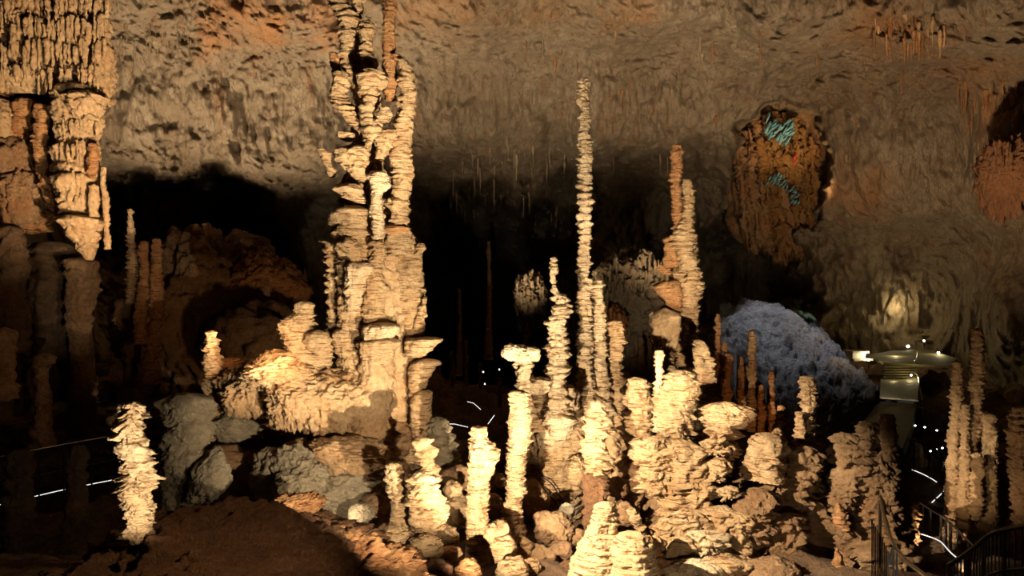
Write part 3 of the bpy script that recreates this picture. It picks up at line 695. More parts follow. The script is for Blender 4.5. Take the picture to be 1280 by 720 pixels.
# ------------------------------------------------------------------ stalagmites of the centre
ST = [
    ('tallest slender stalagmite of stacked plates standing in the centre', 15, [(730, 96, 5.5), (729, 104, 7.5), (728, 122, 7.5), (732, 140, 8), (730, 170, 8), (731, 190, 8.5), (732, 240, 9.5), (732, 270, 8), (731, 300, 8.5), (730, 350, 8.5), (731, 400, 9.5), (730, 450, 10), (732, 480, 12), (736, 500, 12), (740, 540, 14)], 'calcite_pale', 6.5, .42, 201),
    ('plate stalagmite half as high touching the tallest one on its right', 15.2, [(748, 348, 7), (746, 358, 9), (748, 370, 7.5), (749, 400, 8.5), (749, 430, 9), (750, 450, 9), (750, 470, 11), (751, 500, 14), (752, 540, 16)], 'calcite_pale', 6, .4, 202),
    ('short plate stalagmite third to the right of the tallest one', 15.4, [(769, 399, 8), (769, 405, 10), (770, 420, 10), (769, 440, 9), (770, 462, 9), (771, 490, 11), (772, 540, 15)], 'calcite', 7, .4, 203),
    ('bright slender stalagmite left of the tallest one with a needle tip and flared collars', 14, [(692, 320, 3.5), (692, 327, 4.6), (692, 345, 4.4), (693, 362, 5), (699, 368, 11), (702, 376, 10), (702, 384, 12), (700, 396, 11), (694, 404, 14), (696, 416, 10), (697, 424, 13), (697, 440, 13), (697, 452, 11), (697, 460, 18), (696, 470, 14), (697, 482, 10), (697, 500, 16), (698, 530, 20)], 'calcite_pale', 8, .35, 204),
    ('two headed pale stalagmite left of the collared one', 13.6, [(650, 430, 9), (650, 440, 17), (654, 448, 16), (655, 460, 11), (655, 480, 10), (657, 500, 9), (660, 520, 14)], 'calcite_pale', 8, .35, 205),
    ('thick plated stalagmite running down below the two headed one', 12.6, [(645, 486, 11), (648, 498, 13), (651, 520, 15), (649, 550, 14), (646, 580, 13), (643, 620, 12.5), (641, 650, 13), (640, 668, 17), (640, 700, 24)], 'calcite', 5.5, .35, 206),
    ('stout plated stalagmite with a flat cup top below centre left', 12, [(598, 531, 9), (598, 536, 13), (599, 548, 11), (604, 556, 18), (606, 566, 20), (602, 580, 17), (597, 600, 14), (596, 630, 14), (595, 660, 14), (596, 690, 16), (597, 720, 24), (597, 760, 30)], 'calcite', 6, .38, 207),
    ('very bright thin white stalagmite right of centre before the plated block', 13, [(824, 437, 4.5), (824, 444, 6), (824, 460, 5), (823, 475, 5), (824, 492, 6), (825, 505, 6), (828, 516, 10), (830, 540, 14)], 'calcite_pale', 5, .5, 208),
    ('squat plate stack between the short stalagmite and the thin white one', 13.6, [(796, 471, 9), (797, 478, 14), (798, 492, 16), (797, 500, 20), (797, 520, 21), (796, 536, 20), (800, 560, 18)], 'calcite', 8, .35, 209),
    ('slim pointed pale stalagmite leaning on the right of the great right column', 14.5, [(872, 424, 6), (877, 432, 10), (880, 450, 12), (884, 470, 12), (886, 490, 13), (886, 520, 18), (886, 560, 20)], 'calcite', 8, .25, 210),
    ('banded stalagmite of tilted plates standing alone at right of centre', 13, [(1010, 469, 9), (1010, 476, 11.5), (1011, 495, 10), (1010, 515, 10), (1008, 540, 10.5), (1008, 560, 13), (1008, 600, 18)], 'calcite', 6.5, .4, 211),
    ('short stub at the left foot of the lone banded stalagmite', 12.8, [(1001, 514, 5), (1001, 522, 7), (1001, 545, 8), (1000, 575, 12)], 'calcite', 6, .35, 212),
    ('small rounded stub two to the left of the lone banded stalagmite', 12.7, [(971, 528, 5), (971, 535, 7), (971, 555, 9), (970, 580, 12)], 'calcite', 6, .3, 213),
    ('thin stub with a lit right edge left of the lone banded stalagmite', 14, [(976, 506, 4), (977, 514, 5.5), (976, 540, 6), (976, 580, 8)], 'calcite_orange', 6, .35, 214),
    ('tallest of the thin orange stalagmites behind the right cluster', 20, [(897, 392, 2.8), (897, 400, 3.6), (897, 430, 3.8), (897, 470, 4.5), (897, 530, 6)], 'calcite_orange', 5, .35, 215),
    ('thin orange stalagmite just right of the tallest orange one', 19.8, [(905, 426, 3), (906, 436, 4), (905, 470, 4.5), (905, 530, 6)], 'calcite_orange', 5, .35, 216),
    ('stubby orange stalagmite third in the thin row', 19.5, [(910, 441, 4), (911, 450, 5.5), (909, 480, 6), (908, 530, 8)], 'calcite_orange', 5, .35, 217),
    ('small orange stalagmite left of the blunt one in the thin row', 19.5, [(927, 445, 3), (927, 455, 4), (927, 480, 4.5), (927, 530, 7)], 'calcite_orange', 5, .35, 218),
    ('blunt tall orange stalagmite right in the thin row', 19, [(939, 412, 4), (940, 420, 5.5), (939, 450, 5), (940, 464, 7), (940, 480, 5.5), (940, 540, 8)], 'calcite', 5, .35, 219),
    ('low dark stub right of the blunt orange stalagmite', 18.5, [(952, 480, 3.5), (952, 490, 4.5), (952, 550, 6)], 'calcite_orange', 5, .3, 220),
    ('rightmost thin dark stub of the row', 18.5, [(964, 463, 3), (965, 475, 4), (965, 520, 4.5), (965, 560, 7)], 'calcite_orange', 5, .3, 221),
    ('faint dark stump behind the two headed stalagmite', 19, [(660, 406, 3.5), (659, 416, 4), (659, 440, 5), (660, 500, 9)], 'calcite_orange', 6, .3, 222),
    # front
    ('round headed cream stalagmite at the bottom edge right of centre', 10.4, [(758, 626, 11), (757, 634, 15), (756, 648, 16), (752, 662, 17), (752, 680, 26), (748, 700, 32), (746, 730, 38), (744, 770, 44)], 'calcite', 6, .32, 224),
    ('low mound headed stalagmite right of the round headed one', 10.2, [(792, 664, 18), (790, 678, 26), (790, 700, 33), (790, 730, 38), (790, 770, 42)], 'calcite', 6, .28, 225),
    # lower left centre knobs
    ('stacked round lump under the cups of the great column', 12.4, [(524, 544, 10), (526, 550, 14), (528, 562, 17), (527, 574, 15), (530, 590, 18), (530, 620, 20)], 'calcite', 11, .45, 226),
    ('small drum topped stalagmite left of the fat stepped one', 11.8, [(490, 578, 9), (491, 586, 12), (492, 600, 11), (497, 612, 12), (502, 630, 14), (508, 660, 18)], 'calcite', 6, .35, 227),
    ('fat stepped stalagmite with a tilted round top below the great column', 11.5, [(527, 588, 16), (528, 596, 20), (529, 610, 19), (534, 622, 23), (537, 640, 25), (537, 655, 23), (530, 668, 16), (528, 690, 18)], 'calcite', 8, .38, 228),
    ('rough grey lump behind the stout cup topped stalagmite', 14.5, [(548, 520, 10), (550, 530, 14), (552, 550, 20), (554, 580, 26), (556, 640, 32)], 'grey', 7, .35, 229),
    # right
    ('slender tall twin stalagmite, left one of the right hand group', 14, [(1194, 450, 5), (1195, 458, 6.5), (1196, 480, 7), (1196, 500, 8), (1194, 520, 6.5), (1192, 550, 7), (1190, 600, 8), (1189, 640, 8), (1189, 680, 10)], 'flow', 4.5, .32, 230),
    ('tallest stalagmite of the right hand group', 14, [(1222, 409, 5.5), (1222, 416, 7), (1222, 440, 7.5), (1223, 465, 9), (1220, 478, 8), (1221, 500, 8.5), (1219, 530, 8.5), (1214, 560, 8), (1210, 600, 8), (1208, 640, 9), (1212, 665, 11), (1214, 690, 14)], 'flow', 4.5, .34, 231),
    ('short stalagmite wedged between the two tall ones of the right group', 13.8, [(1205, 504, 4), (1206, 512, 6), (1206, 540, 6), (1205, 600, 7), (1204, 660, 9)], 'flow', 4.5, .32, 232),
    ('stout stalagmite on the right side of the right hand group', 13.9, [(1235, 516, 7), (1236, 524, 9.5), (1236, 560, 9.5), (1236, 600, 9.5), (1235, 640, 11), (1232, 670, 13), (1230, 700, 20)], 'flow', 4.5, .34, 233),
    ('plated lower stem in the middle of the right hand group', 13.6, [(1222, 565, 6), (1222, 580, 8), (1221, 610, 8), (1219, 640, 8), (1218, 650, 5)], 'flow', 5, .4, 234),
    ('dim thin stalagmite behind the right hand group', 15, [(1250, 570, 5), (1251, 585, 6), (1251, 640, 7), (1250, 690, 9)], 'brown', 5, .3, 235),
    ('dark stalagmite cut by the right edge of the picture', 13, [(1274, 506, 9), (1276, 530, 14), (1275, 580, 14), (1282, 640, 16), (1284, 720, 24)], 'brown', 8, .3, 236),
    ('faint dark cone beyond the walkway left of the right hand group', 24, [(1143, 545, 3), (1144, 560, 8), (1145, 580, 13), (1145, 610, 18)], 'brown', 8, .25, 237),
]
for lab, d, prof, mat, pitch, plate, s in ST:
    big_ = max(q[2] for q in prof) > 24
    single(lab, 'stalagmite', 'stalagmite', d, prof, mat=mat, pitch=pitch, plate=plate * .85, lobe=.12 if pitch < 6 else .16, tilt=.45, seed=s, res=1.15, rough=.1)
boulder('small rounded knob stuck to the left head of the two headed stalagmite', 13.4, 640, 440, 11, 10, 'calcite_pale', name='calcite_knob', cat='rock', seed=240, strata=.1)
boulder('small pale knob beside the right head of the two headed stalagmite', 13.5, 666, 442, 9, 9, 'calcite_pale', name='calcite_knob', cat='rock', seed=241, strata=.1)

# bright flowstone wall in the middle
fw = empty('flowstone_drapery', P(690, 700, 15), 'brightly lit smooth flowstone wall between the collared stalagmite and the dark ribbed column', 'flowstone')
column('face', 15.2, [(690, 478, 24), (690, 492, 36), (690, 520, 42), (690, 560, 44), (692, 600, 44), (695, 650, 46), (700, 720, 52)], 'calcite', 30, .05, .18, .06, seed=250, parent=fw, rough=.06)
column('lobe', 14.3, [(705, 480, 12), (708, 492, 18), (706, 520, 18), (700, 545, 14)], 'calcite_pale', 12, .2, .2, .05, seed=251, parent=fw)
column('lobe', 14.3, [(676, 486, 12), (674, 500, 18), (672, 520, 16), (670, 540, 10)], 'calcite', 8, .3, .2, .05, seed=252, parent=fw)
rock('bulge', 14.4, 720, 588, 14, 18, 'calcite', seed=253, parent=fw, amp=.1)
rock('bulge', 14.4, 668, 625, 18, 24, 'flow', seed=254, parent=fw, amp=.2)
rock('bulge', 14.6, 690, 540, 20, 22, 'calcite_pale', seed=255, parent=fw, amp=.1)
boulder('pale knob cluster beside the bright thin cone left of the tallest stalagmite', 13.7, 674, 482, 14, 11, 'calcite_pale', seed=256, strata=.1)
single('tiny white cone on top of the bright flowstone wall', 'stalagmite', 'stalagmite', 14, [(713, 484, 4), (714, 492, 6), (714, 510, 5), (714, 524, 2)], mat='calcite_pale', pitch=8, seed=257)
single('smooth brown rock pedestal under the tallest stalagmite', 'rock', 'rock_pedestal', 15.6, [(745, 470, 18), (742, 490, 26), (745, 510, 30), (748, 560, 34), (750, 640, 40)], mat='flow', pitch=24, plate=.08, lobe=.2, flute=.06, seed=258)
single('smooth tan pedestal under the short plate stalagmite', 'rock', 'rock_pedestal', 15.5, [(772, 470, 12), (772, 490, 17), (774, 520, 17), (776, 580, 22), (776, 640, 26)], mat='flow', pitch=20, plate=.1, lobe=.2, seed=259)
boulder('broad rounded dark boulder below the bright flowstone wall', 13, 692, 660, 26, 22, 'brown', seed=260, amp=.2, strata=.1)

# the great right hand column
rc = empty('dripstone_pillar', P(850, 500, 17), 'cream and orange dripstone column with two uneven tips right of the tallest stalagmite', 'rock column')


def rcx(name, prof, s, mat='calcite', dd=0, **kw):
    kw.setdefault('pitch', 6); kw.setdefault('plate', .35)
    return column(name, 17 + dd, prof, mat, seed=s, parent=rc, res=1.2, **kw)


rcx('left_tip', [(846, 180, 5), (846, 188, 7), (846, 210, 7), (844, 225, 7.5), (845, 240, 7), (846, 262, 6.5), (850, 285, 8), (850, 300, 9)], 270, 'calcite_orange')
rcx('right_tip', [(859, 223, 5), (860, 232, 7.5), (861, 250, 8), (860, 270, 8), (856, 285, 10), (850, 296, 14), (854, 310, 13), (860, 324, 13), (862, 340, 12)], 271, dd=-.2)
rcx('shoulder', [(838, 294, 7), (838, 302, 10), (840, 320, 10), (842, 335, 12)], 272, 'calcite_orange', pitch=10, plate=.15)
rcx('trunk', [(864, 290, 9), (864, 300, 9), (862, 320, 10), (858, 334, 14), (856, 344, 17), (862, 352, 18), (861, 365, 16), (861, 385, 13), (862, 410, 12), (860, 440, 13), (860, 470, 15), (860, 520, 20)], 273, pitch=9, plate=.22, rough=.1, dd=.1)
rcx('shelf', [(868, 336, 8), (868, 346, 11), (864, 356, 8)], 274, dd=-.3)
rcx('orange_slab', [(838, 350, 16), (832, 357, 18), (838, 366, 18), (842, 376, 12), (842, 392, 6)], 275, 'calcite_orange', pitch=12, plate=.1, flute=.1, dd=-.1)
rcx('ledge', [(829, 329, 7), (830, 335, 8), (834, 344, 6)], 276, 'calcite_orange')
rcx('lobe', [(832, 384, 14), (832, 392, 20), (832, 404, 20), (832, 416, 17), (832, 430, 14), (833, 440, 10)], 277, 'flow', pitch=20, plate=.06, flute=.06, dd=-.4)
rcx('lobe', [(828, 440, 10), (828, 450, 12), (828, 470, 10)], 278, 'calcite', pitch=12, dd=-.2)
rcx('backing', [(845, 380, 16), (845, 400, 26), (846, 450, 26), (846, 500, 32), (846, 560, 36)], 279, 'brown', dd=.8, pitch=16)

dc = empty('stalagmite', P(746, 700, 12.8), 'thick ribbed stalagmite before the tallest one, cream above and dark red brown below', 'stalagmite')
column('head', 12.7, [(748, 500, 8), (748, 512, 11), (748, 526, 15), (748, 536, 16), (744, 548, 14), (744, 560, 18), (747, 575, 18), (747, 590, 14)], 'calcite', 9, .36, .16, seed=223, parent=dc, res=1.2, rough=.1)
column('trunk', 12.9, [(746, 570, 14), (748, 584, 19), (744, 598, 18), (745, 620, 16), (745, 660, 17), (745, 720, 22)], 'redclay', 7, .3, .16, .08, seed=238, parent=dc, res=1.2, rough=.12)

# the bright stepped mass right of centre
cm = empty('flowstone_cone', P(850, 740, 12.5), 'broad bright stepped flowstone cone filling the lower right of centre', 'flowstone')


rng0 = random.Random(8)


def cc(name, prof, s, mat='calcite', D=13.0, **kw):
    kw.setdefault('pitch', 10); kw.setdefault('plate', .5); kw.setdefault('rough', .12); kw.setdefault('lobe', .28); kw.setdefault('tilt', 1.3)
    return column(name, D, prof, mat, seed=s, parent=cm, res=1.3, **kw)


cc('plate_block', [(852, 462, 12), (851, 468, 18), (850, 480, 23), (848, 492, 26), (846, 512, 27), (848, 530, 25), (850, 545, 20), (852, 562, 12)], 290, pitch=7)
cc('plate_block', [(822, 544, 16), (818, 552, 24), (815, 566, 24), (822, 590, 22), (830, 620, 20)], 291, D=12.6)
cc('plate_block', [(845, 548, 24), (846, 560, 32), (850, 580, 32), (854, 600, 30), (850, 620, 28), (846, 640, 24), (845, 652, 16)], 292, D=12.6, tilt=1.0)
cc('plate_block', [(866, 500, 12), (872, 510, 22), (876, 530, 24), (880, 560, 24)], 293, 'calcite_pale', D=13.4, pitch=20, plate=.1)
cc('plate_block', [(908, 502, 18), (910, 510, 27), (908, 522, 26), (902, 536, 20), (896, 552, 15), (890, 566, 12)], 294, D=12.4, pitch=10)
cc('knob', [(901, 572, 9), (903, 580, 16), (900, 590, 12), (892, 600, 7)], 295, D=12.0)
cc('knob', [(912, 606, 9), (914, 614, 13), (908, 624, 9)], 296, D=12.0)
for i, (x, y, r, d, mt) in enumerate([(872, 600, 22, 12.3, 'calcite'), (900, 632, 24, 12.0, 'calcite'), (860, 636, 22, 11.9, 'calcite'), (918, 662, 24, 11.9, 'calcite'), (884, 662, 26, 11.6, 'calcite_pale'), (850, 670, 22, 11.5, 'calcite'),
                                       (832, 646, 15, 11.9, 'calcite'), (905, 692, 32, 11.3, 'calcite'), (868, 698, 30, 11.1, 'calcite_pale'), (836, 700, 22, 11.2, 'calcite'), (926, 708, 20, 11.4, 'calcite'), (820, 668, 12, 11.6, 'calcite')]):
    cc('plate_stack', [(x, y, r * .55), (x + 1, y + 8, r), (x - 3, y + 22, r * .95), (x, y + 40, r * 1.1), (x + 2, y + 62, r * 1.0), (x + 2, y + 110, r * 1.25)], 330 + i, mt, D=d, pitch=rng0.uniform(9, 16), flat=.8)
cc('fin', [(792, 634, 5), (794, 644, 8), (800, 660, 6), (806, 672, 5), (810, 700, 8)], 299, D=11.8)
cc('skirt', [(812, 668, 8), (816, 690, 16), (818, 720, 22), (818, 770, 26)], 300, 'calcite_orange', D=11.4, pitch=16)
cc('core', [(850, 500, 30), (852, 540, 48), (856, 600, 60), (860, 680, 74), (860, 780, 84)], 301, 'brown', D=14.2, pitch=18)
cc('core', [(800, 545, 14), (798, 570, 22), (796, 620, 26), (800, 700, 34)], 302, 'brown', D=14.2, pitch=18)
cc('shelf', [(906, 548, 16), (904, 556, 24), (900, 566, 18), (894, 580, 10)], 303, D=12.5)
cc('shelf', [(925, 640, 12), (926, 650, 16), (920, 670, 18), (922, 700, 20)], 304, D=11.8, pitch=7)

# brown masses on the right
bm_ = empty('dripping_rock_mass', P(960, 720, 12), 'brown dripping rock mass with bulging lobes below the lone banded stalagmite', 'rock')
column('cap', 12.2, [(958, 540, 18), (958, 550, 27), (958, 562, 30), (955, 580, 26), (956, 600, 24)], 'calcite', 9, .25, .2, .05, seed=310, parent=bm_, tilt=1.3, rough=.14)
column('body', 12.8, [(975, 556, 26), (970, 580, 46), (972, 620, 50), (974, 660, 54), (974, 720, 62), (970, 780, 66)], 'brown', 14, .42, .3, .14, seed=311, parent=bm_, tilt=1.3, rough=.14)
column('lobe', 12.3, [(1005, 556, 12), (1006, 566, 20), (1004, 590, 18), (1000, 620, 12), (996, 650, 8)], 'brown', 9, .42, .2, .1, seed=312, parent=bm_, tilt=1.3, rough=.14)
column('lobe', 12.0, [(950, 610, 18), (946, 630, 24), (946, 660, 22), (950, 690, 16)], 'brown', 9, .42, .2, .1, seed=313, parent=bm_, tilt=1.3, rough=.14)
column('lobe', 12.0, [(985, 640, 16), (984, 656, 24), (982, 680, 22), (986, 710, 26), (986, 760, 30)], 'brown', 11, .42, .25, .1, seed=314, parent=bm_, tilt=1.3, rough=.14)
rock('lobe', 11.2, 970, 722, 34, 26, 'brown', seed=315, parent=bm_, amp=.15)
rm = empty('dripping_rock_mass', P(1090, 740, 11.4), 'brown ribbed rock mass crowned by two banded stumps behind the curved handrail', 'rock')
column('crag', 11.6, [(1055, 540, 10), (1058, 548, 18), (1064, 560, 22), (1068, 580, 24), (1062, 596, 20), (1060, 610, 18), (1054, 640, 12), (1058, 665, 8)], 'brown', 8, .42, .3, .12, seed=320, parent=rm, tilt=1.3, rough=.16)
column('stump', 11.5, [(1085, 526, 7), (1086, 532, 10.5), (1085, 545, 11), (1084, 560, 12), (1082, 590, 14)], 'brown', 8, .42, .12, seed=321, parent=rm, tilt=1.3, rough=.16)
column('stump', 11.4, [(1108, 516, 6), (1109, 522, 9.5), (1109, 540, 9.5), (1111, 556, 11), (1112, 575, 12)], 'brown', 6.5, .35, .12, seed=322, parent=rm, tilt=1.3, rough=.16)
column('body', 11.5, [(1104, 562, 14), (1103, 572, 21), (1104, 600, 26), (1100, 615, 24), (1102, 640, 30), (1108, 670, 32), (1108, 720, 40), (1108, 780, 44)], 'brown', 8, .42, .2, .08, seed=323, parent=rm, tilt=1.3, rough=.16)
column('body', 12.1, [(1122, 560, 8), (1124, 575, 12), (1126, 600, 14), (1128, 620, 14), (1128, 660, 18), (1130, 720, 26)], 'brown', 8, .42, .2, .08, seed=324, parent=rm, tilt=1.3, rough=.16)
column('body', 11.9, [(1070, 596, 16), (1072, 612, 28), (1074, 650, 30), (1076, 690, 34), (1076, 770, 38)], 'brown', 9, .42, .3, .12, seed=325, parent=rm, tilt=1.3, rough=.16)
column('fin', 11.3, [(1048, 628, 3), (1050, 640, 6), (1056, 655, 7), (1062, 668, 4)], 'calcite_orange', 12, .2, .2, seed=326, parent=rm, tilt=1.3, rough=.16)
column('fin', 11.3, [(1046, 684, 4), (1048, 696, 7), (1052, 712, 6), (1056, 740, 8)], 'calcite_orange', 12, .2, .2, seed=327, parent=rm, tilt=1.3, rough=.16)

# scattered stones of the foreground and the middle
rng = random.Random(5)
stones = [(470, 685, 12, 11.2, 'calcite'), (494, 671, 15, 11.3, 'calcite'), (534, 684, 19, 11.0, 'calcite'), (566, 692, 13, 11.2, 'flow'), (560, 670, 14, 11.8, 'calcite'), (510, 705, 20, 10.6, 'redclay'), (545, 716, 18, 10.4, 'redclay'),
          (478, 705, 16, 10.4, 'calcite_orange'), (622, 668, 15, 11.8, 'flow'), (628, 688, 17, 11.6, 'calcite'), (652, 690, 20, 12.2, 'calcite'), (676, 700, 18, 12.2, 'brown'), (662, 712, 14, 11.4, 'calcite'), (640, 716, 20, 11.0, 'calcite'),
          (700, 690, 15, 12.6, 'brown'), (712, 716, 18, 12.0, 'redclay'), (616, 630, 14, 13.4, 'brown'), (618, 600, 12, 14.0, 'brown'), (572, 600, 18, 13.6, 'brown'), (572, 640, 22, 13.2, 'flow'), (566, 610, 11, 12.8, 'flow'),
          (585, 716, 16, 10.6, 'calcite_orange'), (418, 690, 14, 10.2, 'redclay'), (395, 662, 16, 11.0, 'redclay'), (500, 655, 12, 12.2, 'brown'), (480, 655, 14, 12.8, 'brown'), (430, 668, 9, 12.0, 'brown'), (555, 650, 10, 12.4, 'brown'),
          (720, 672, 12, 13.0, 'brown'), (772, 610, 14, 13.8, 'brown'), (778, 580, 12, 14.2, 'flow'), (780, 640, 13, 13.2, 'brown'), (708, 640, 10, 13.4, 'grey')]
xs_ = [q[0] + q[1] * .001 for q in stones]
for i, (x, y, r, d, mt) in enumerate(stones):
    kind_ = {'calcite': 'cream crusty', 'flow': 'tan rounded', 'redclay': 'red brown', 'brown': 'shadowed brown', 'calcite_orange': 'orange crusty', 'grey': 'grey'}[mt]
    boulder(kind_ + ' stone, ' + place(xs_, x + y * .001) + ' from the left in the rubble round the centre stalagmites', d, x, y, r, r * rng.uniform(.7, 1.0), mt, name='stone', cat='stone',
            group='loose stones at the foot of the stalagmites', seed=400 + i, sub=4, amp=rng.uniform(.15, .35), strata=rng.choice([0, .12]), rot=rng.uniform(-.5, .5))
# rubble on the dark left slope
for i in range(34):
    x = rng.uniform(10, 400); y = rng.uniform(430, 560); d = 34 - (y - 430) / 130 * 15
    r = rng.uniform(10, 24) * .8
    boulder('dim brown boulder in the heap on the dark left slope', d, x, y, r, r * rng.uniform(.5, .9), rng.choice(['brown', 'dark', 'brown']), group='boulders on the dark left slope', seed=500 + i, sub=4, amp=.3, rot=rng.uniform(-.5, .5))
for i in range(16):
    x = rng.uniform(960, 1070); y = rng.uniform(560, 720)
    r = rng.uniform(9, 18)
    boulder('dim brown boulder piled beside the right hand rock masses', 13.2, x, y, r, r * rng.uniform(.6, 1), 'brown', group='boulders between the right rock masses', seed=560 + i, sub=4, amp=.3, rot=rng.uniform(-.5, .5))

# ------------------------------------------------------------------ far background
far_ = [(381, 334, 372, 2, 34), (565, 438, 520, 3, 40), (582, 424, 520, 2.5, 42), (548, 450, 520, 2.5, 44), (600, 452, 520, 2.5, 40), (364, 350, 372, 3, 34), (624, 470, 530, 3, 38), (611, 300, 420, 3, 52), (574, 360, 440, 2.5, 52), (792, 395, 470, 4, 32), (801, 420, 470, 4, 30), (812, 400, 460, 3, 31)]
for i, (x, y0, y1, r, d) in enumerate(far_):
    single('faint distant stalagmite, ' + place([q[0] for q in far_], x) + ' from the left in the dark beyond the centre', 'stalagmite', 'distant_stalagmite', d, [(x, y0, r * .7), (x, y0 + 4, r), (x + 1, (y0 + y1) / 2, r * 1.1), (x, y1, r * 1.5), (x, y1 + 30, r * 2)], mat='brown', pitch=5, seed=600 + i, res=1.6, group='faint stalagmites in the dark hall')
# icicle curtains
def curtain(label, d, x0, x1, ytop, ybot, mat, seed, n=None):
    r = np.random.RandomState(seed)
    root = empty('stalactite_curtain', P((x0 + x1) / 2, ytop, d), label, 'stalactites')
    rock('bulge', d + 1.5, (x0 + x1) / 2, (ytop * .35 + ybot * .65), (x1 - x0) / 2 * 1.05, (ybot - ytop) * .75, mat, sub=6, amp=.18, freq=3.2, flute=.18, fringe=.55, wrinkle=.2, seed=seed, parent=root, depth=2.0)
    n = n or int((x1 - x0) / 4)
    for i in range(n):
        x = x0 + (x1 - x0) * (i + r.rand()) / n
        e = 1 - abs((x - x0) / (x1 - x0) * 2 - 1) ** 3
        y = ytop + (ybot - ytop) * (r.rand() * .6)
        L = (8 + 22 * r.rand()) * (.4 + .6 * e)
        rr = 1.5 + 1.6 * r.rand()
        column('stalactite', d - .3 * r.rand(), [(x, y - 4, rr * .8), (x, y, rr), (x, y + L * .6, rr * .7), (x, y + L, rr * .15)], mat, 6, .08, .2, .05, seed=seed + i, parent=root, res=2.2)


curtain('grey lit cluster of stalactites and flowstone behind the slender centre stalagmites', 31, 742, 838, 322, 402, 'grey', 700, 60)
curtain('small grey hanging flowstone left of the two headed stalagmite', 33, 644, 682, 345, 385, 'grey', 740)
curtain('brown fluted curtain below the grey lit cluster', 29.5, 756, 780, 384, 416, 'calcite_orange', 760)
# upper right edge
curtain('orange brown organ pipe curtain at the upper right edge', 33, 1240, 1268, 178, 236, 'redclay', 780)
boulder('pale knobbly rock below the grey lit stalactites', 31.5, 806, 402, 34, 18, 'grey', name='rock', cat='rock', seed=790, amp=.3, sub=5)


def hang(label, x, y, L, r, mat, seed, group, d=None):
    p = shell_point(np.array([[float(x)]]), np.array([[float(y)]]))[0, 0]
    D = float(p[1]) - .1
    # hanging body given in metres from that wall point
    px = 640 + p[0] / D * F; py = 360 - p[2] / D * F
    single(label, 'stalactite', 'stalactite', D, [(px, py - L * .3, r), (px, py, r * 1.1), (px + .4, py + L * .5, r * .7), (px, py + L, r * .15)], mat=mat, pitch=7, plate=.08, lobe=.25, flute=.1, seed=seed, res=2.2, group=group)


rng = random.Random(11)
for i in range(46):
    t = rng.random(); x = 1100 + 70 * t + rng.uniform(-14, 14); y = 26 + 20 * abs(math.sin(t * 5)) + rng.uniform(-12, 16)
    hang('orange brown stalactite in the dense cluster on the upper right vault', x, y, rng.uniform(10, 34), rng.uniform(1.2, 2.8), rng.choice(['calcite_orange', 'brown', 'flow']), 800 + i, 'stalactites on the upper right vault')
for i in range(34):
    x = rng.uniform(1195, 1278); y = 110 + rng.uniform(-14, 30)
    hang('brown stalactite in the row hanging at the right edge of the vault', x, y, rng.uniform(14, 36), rng.uniform(1.6, 3.2), rng.choice(['calcite_orange', 'brown']), 850 + i, 'stalactites at the right edge of the vault')
for i in range(30):
    x = rng.uniform(150, 245); y = 40 + rng.uniform(-10, 22)
    hang('thin grey stalactite on the ribbed vault at upper left', x, y, rng.uniform(8, 24), rng.uniform(1.0, 2.0), 'grey', 900 + i, 'stalactites on the upper left vault')
for i in range(60):
    x = rng.uniform(540, 1270); y = rng.uniform(0, 215)
    if 900 < x < 1050 and y > 100: continue
    hang('lone thin brown stalactite scattered over the vault', x, y, rng.uniform(8, 30), rng.uniform(.9, 2.2), rng.choice(['calcite_orange', 'brown', 'grey']), 950 + i, 'stalactites scattered on the vault')
for i in range(40):
    x = rng.uniform(545, 720); y = 215 + rng.uniform(-40, 60)
    hang('dim stalactite at the lip of the dark hall', x, y, rng.uniform(10, 34), rng.uniform(1.2, 3), 'grey', 1020 + i, 'stalactites at the lip of the dark hall')

# the lit chimney
ch = empty('chimney_flowstone', P(980, 260, 56), 'orange and blue lit ribbed rock inside the high round opening at right', 'flowstone')
rngc = random.Random(3)
for i in range(26):
    x = 924 + 104 * (i + rngc.random() * .6) / 26
    y0 = 138 + 62 * ((x - 975) / 60) ** 2 + rngc.uniform(0, 30) * (i % 3); y1 = rngc.uniform(250, 330)
    r = rngc.uniform(4, 7)
    column('rib', 55.6 + rngc.uniform(-.5, .9), [(x - 6, y0, r * .6), (x - 3, y0 + 12, r), (x, (y0 + y1) / 2, r * 1.1), (x + 8, y1, r * .4)], 'gold' if x > 950 else 'brown', 13, .3, .5, .3, tilt=2.0, seed=1100 + i, parent=ch, res=1.6, rough=.2)
rock('backing', 58.5, 978, 240, 58, 100, 'brown', seed=1128, sub=5, amp=.3, flute=.3, parent=ch, depth=2.5)
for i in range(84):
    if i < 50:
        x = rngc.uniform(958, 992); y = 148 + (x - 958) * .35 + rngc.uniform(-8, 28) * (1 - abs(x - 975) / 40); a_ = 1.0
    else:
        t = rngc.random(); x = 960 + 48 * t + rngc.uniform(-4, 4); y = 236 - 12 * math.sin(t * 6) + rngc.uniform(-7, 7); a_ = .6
    rock('blue_light_crust', 54.3 + rngc.uniform(-.2, .5), x, y, rngc.uniform(.9, 1.8) * a_, rngc.uniform(3, 6) * a_, 'teal', seed=1130 + i, sub=2, amp=.5, parent=ch, rot=rngc.uniform(-1.0, -.2), depth=.25)  # slivers whose teal colour carries the bluish light
column('red_streak', 54.0, [(996, 190, 1.5), (994, 195, 3), (993, 204, 2.2), (992, 211, 1)], 'red', 8, .1, .4, seed=1160, parent=ch)
column('pale_tip', 54.0, [(1028, 232, 1), (1031, 240, 2.6), (1034, 248, 3), (1036, 252, 1)], 'calcite_pale', 8, .1, .2, seed=1161, parent=ch)


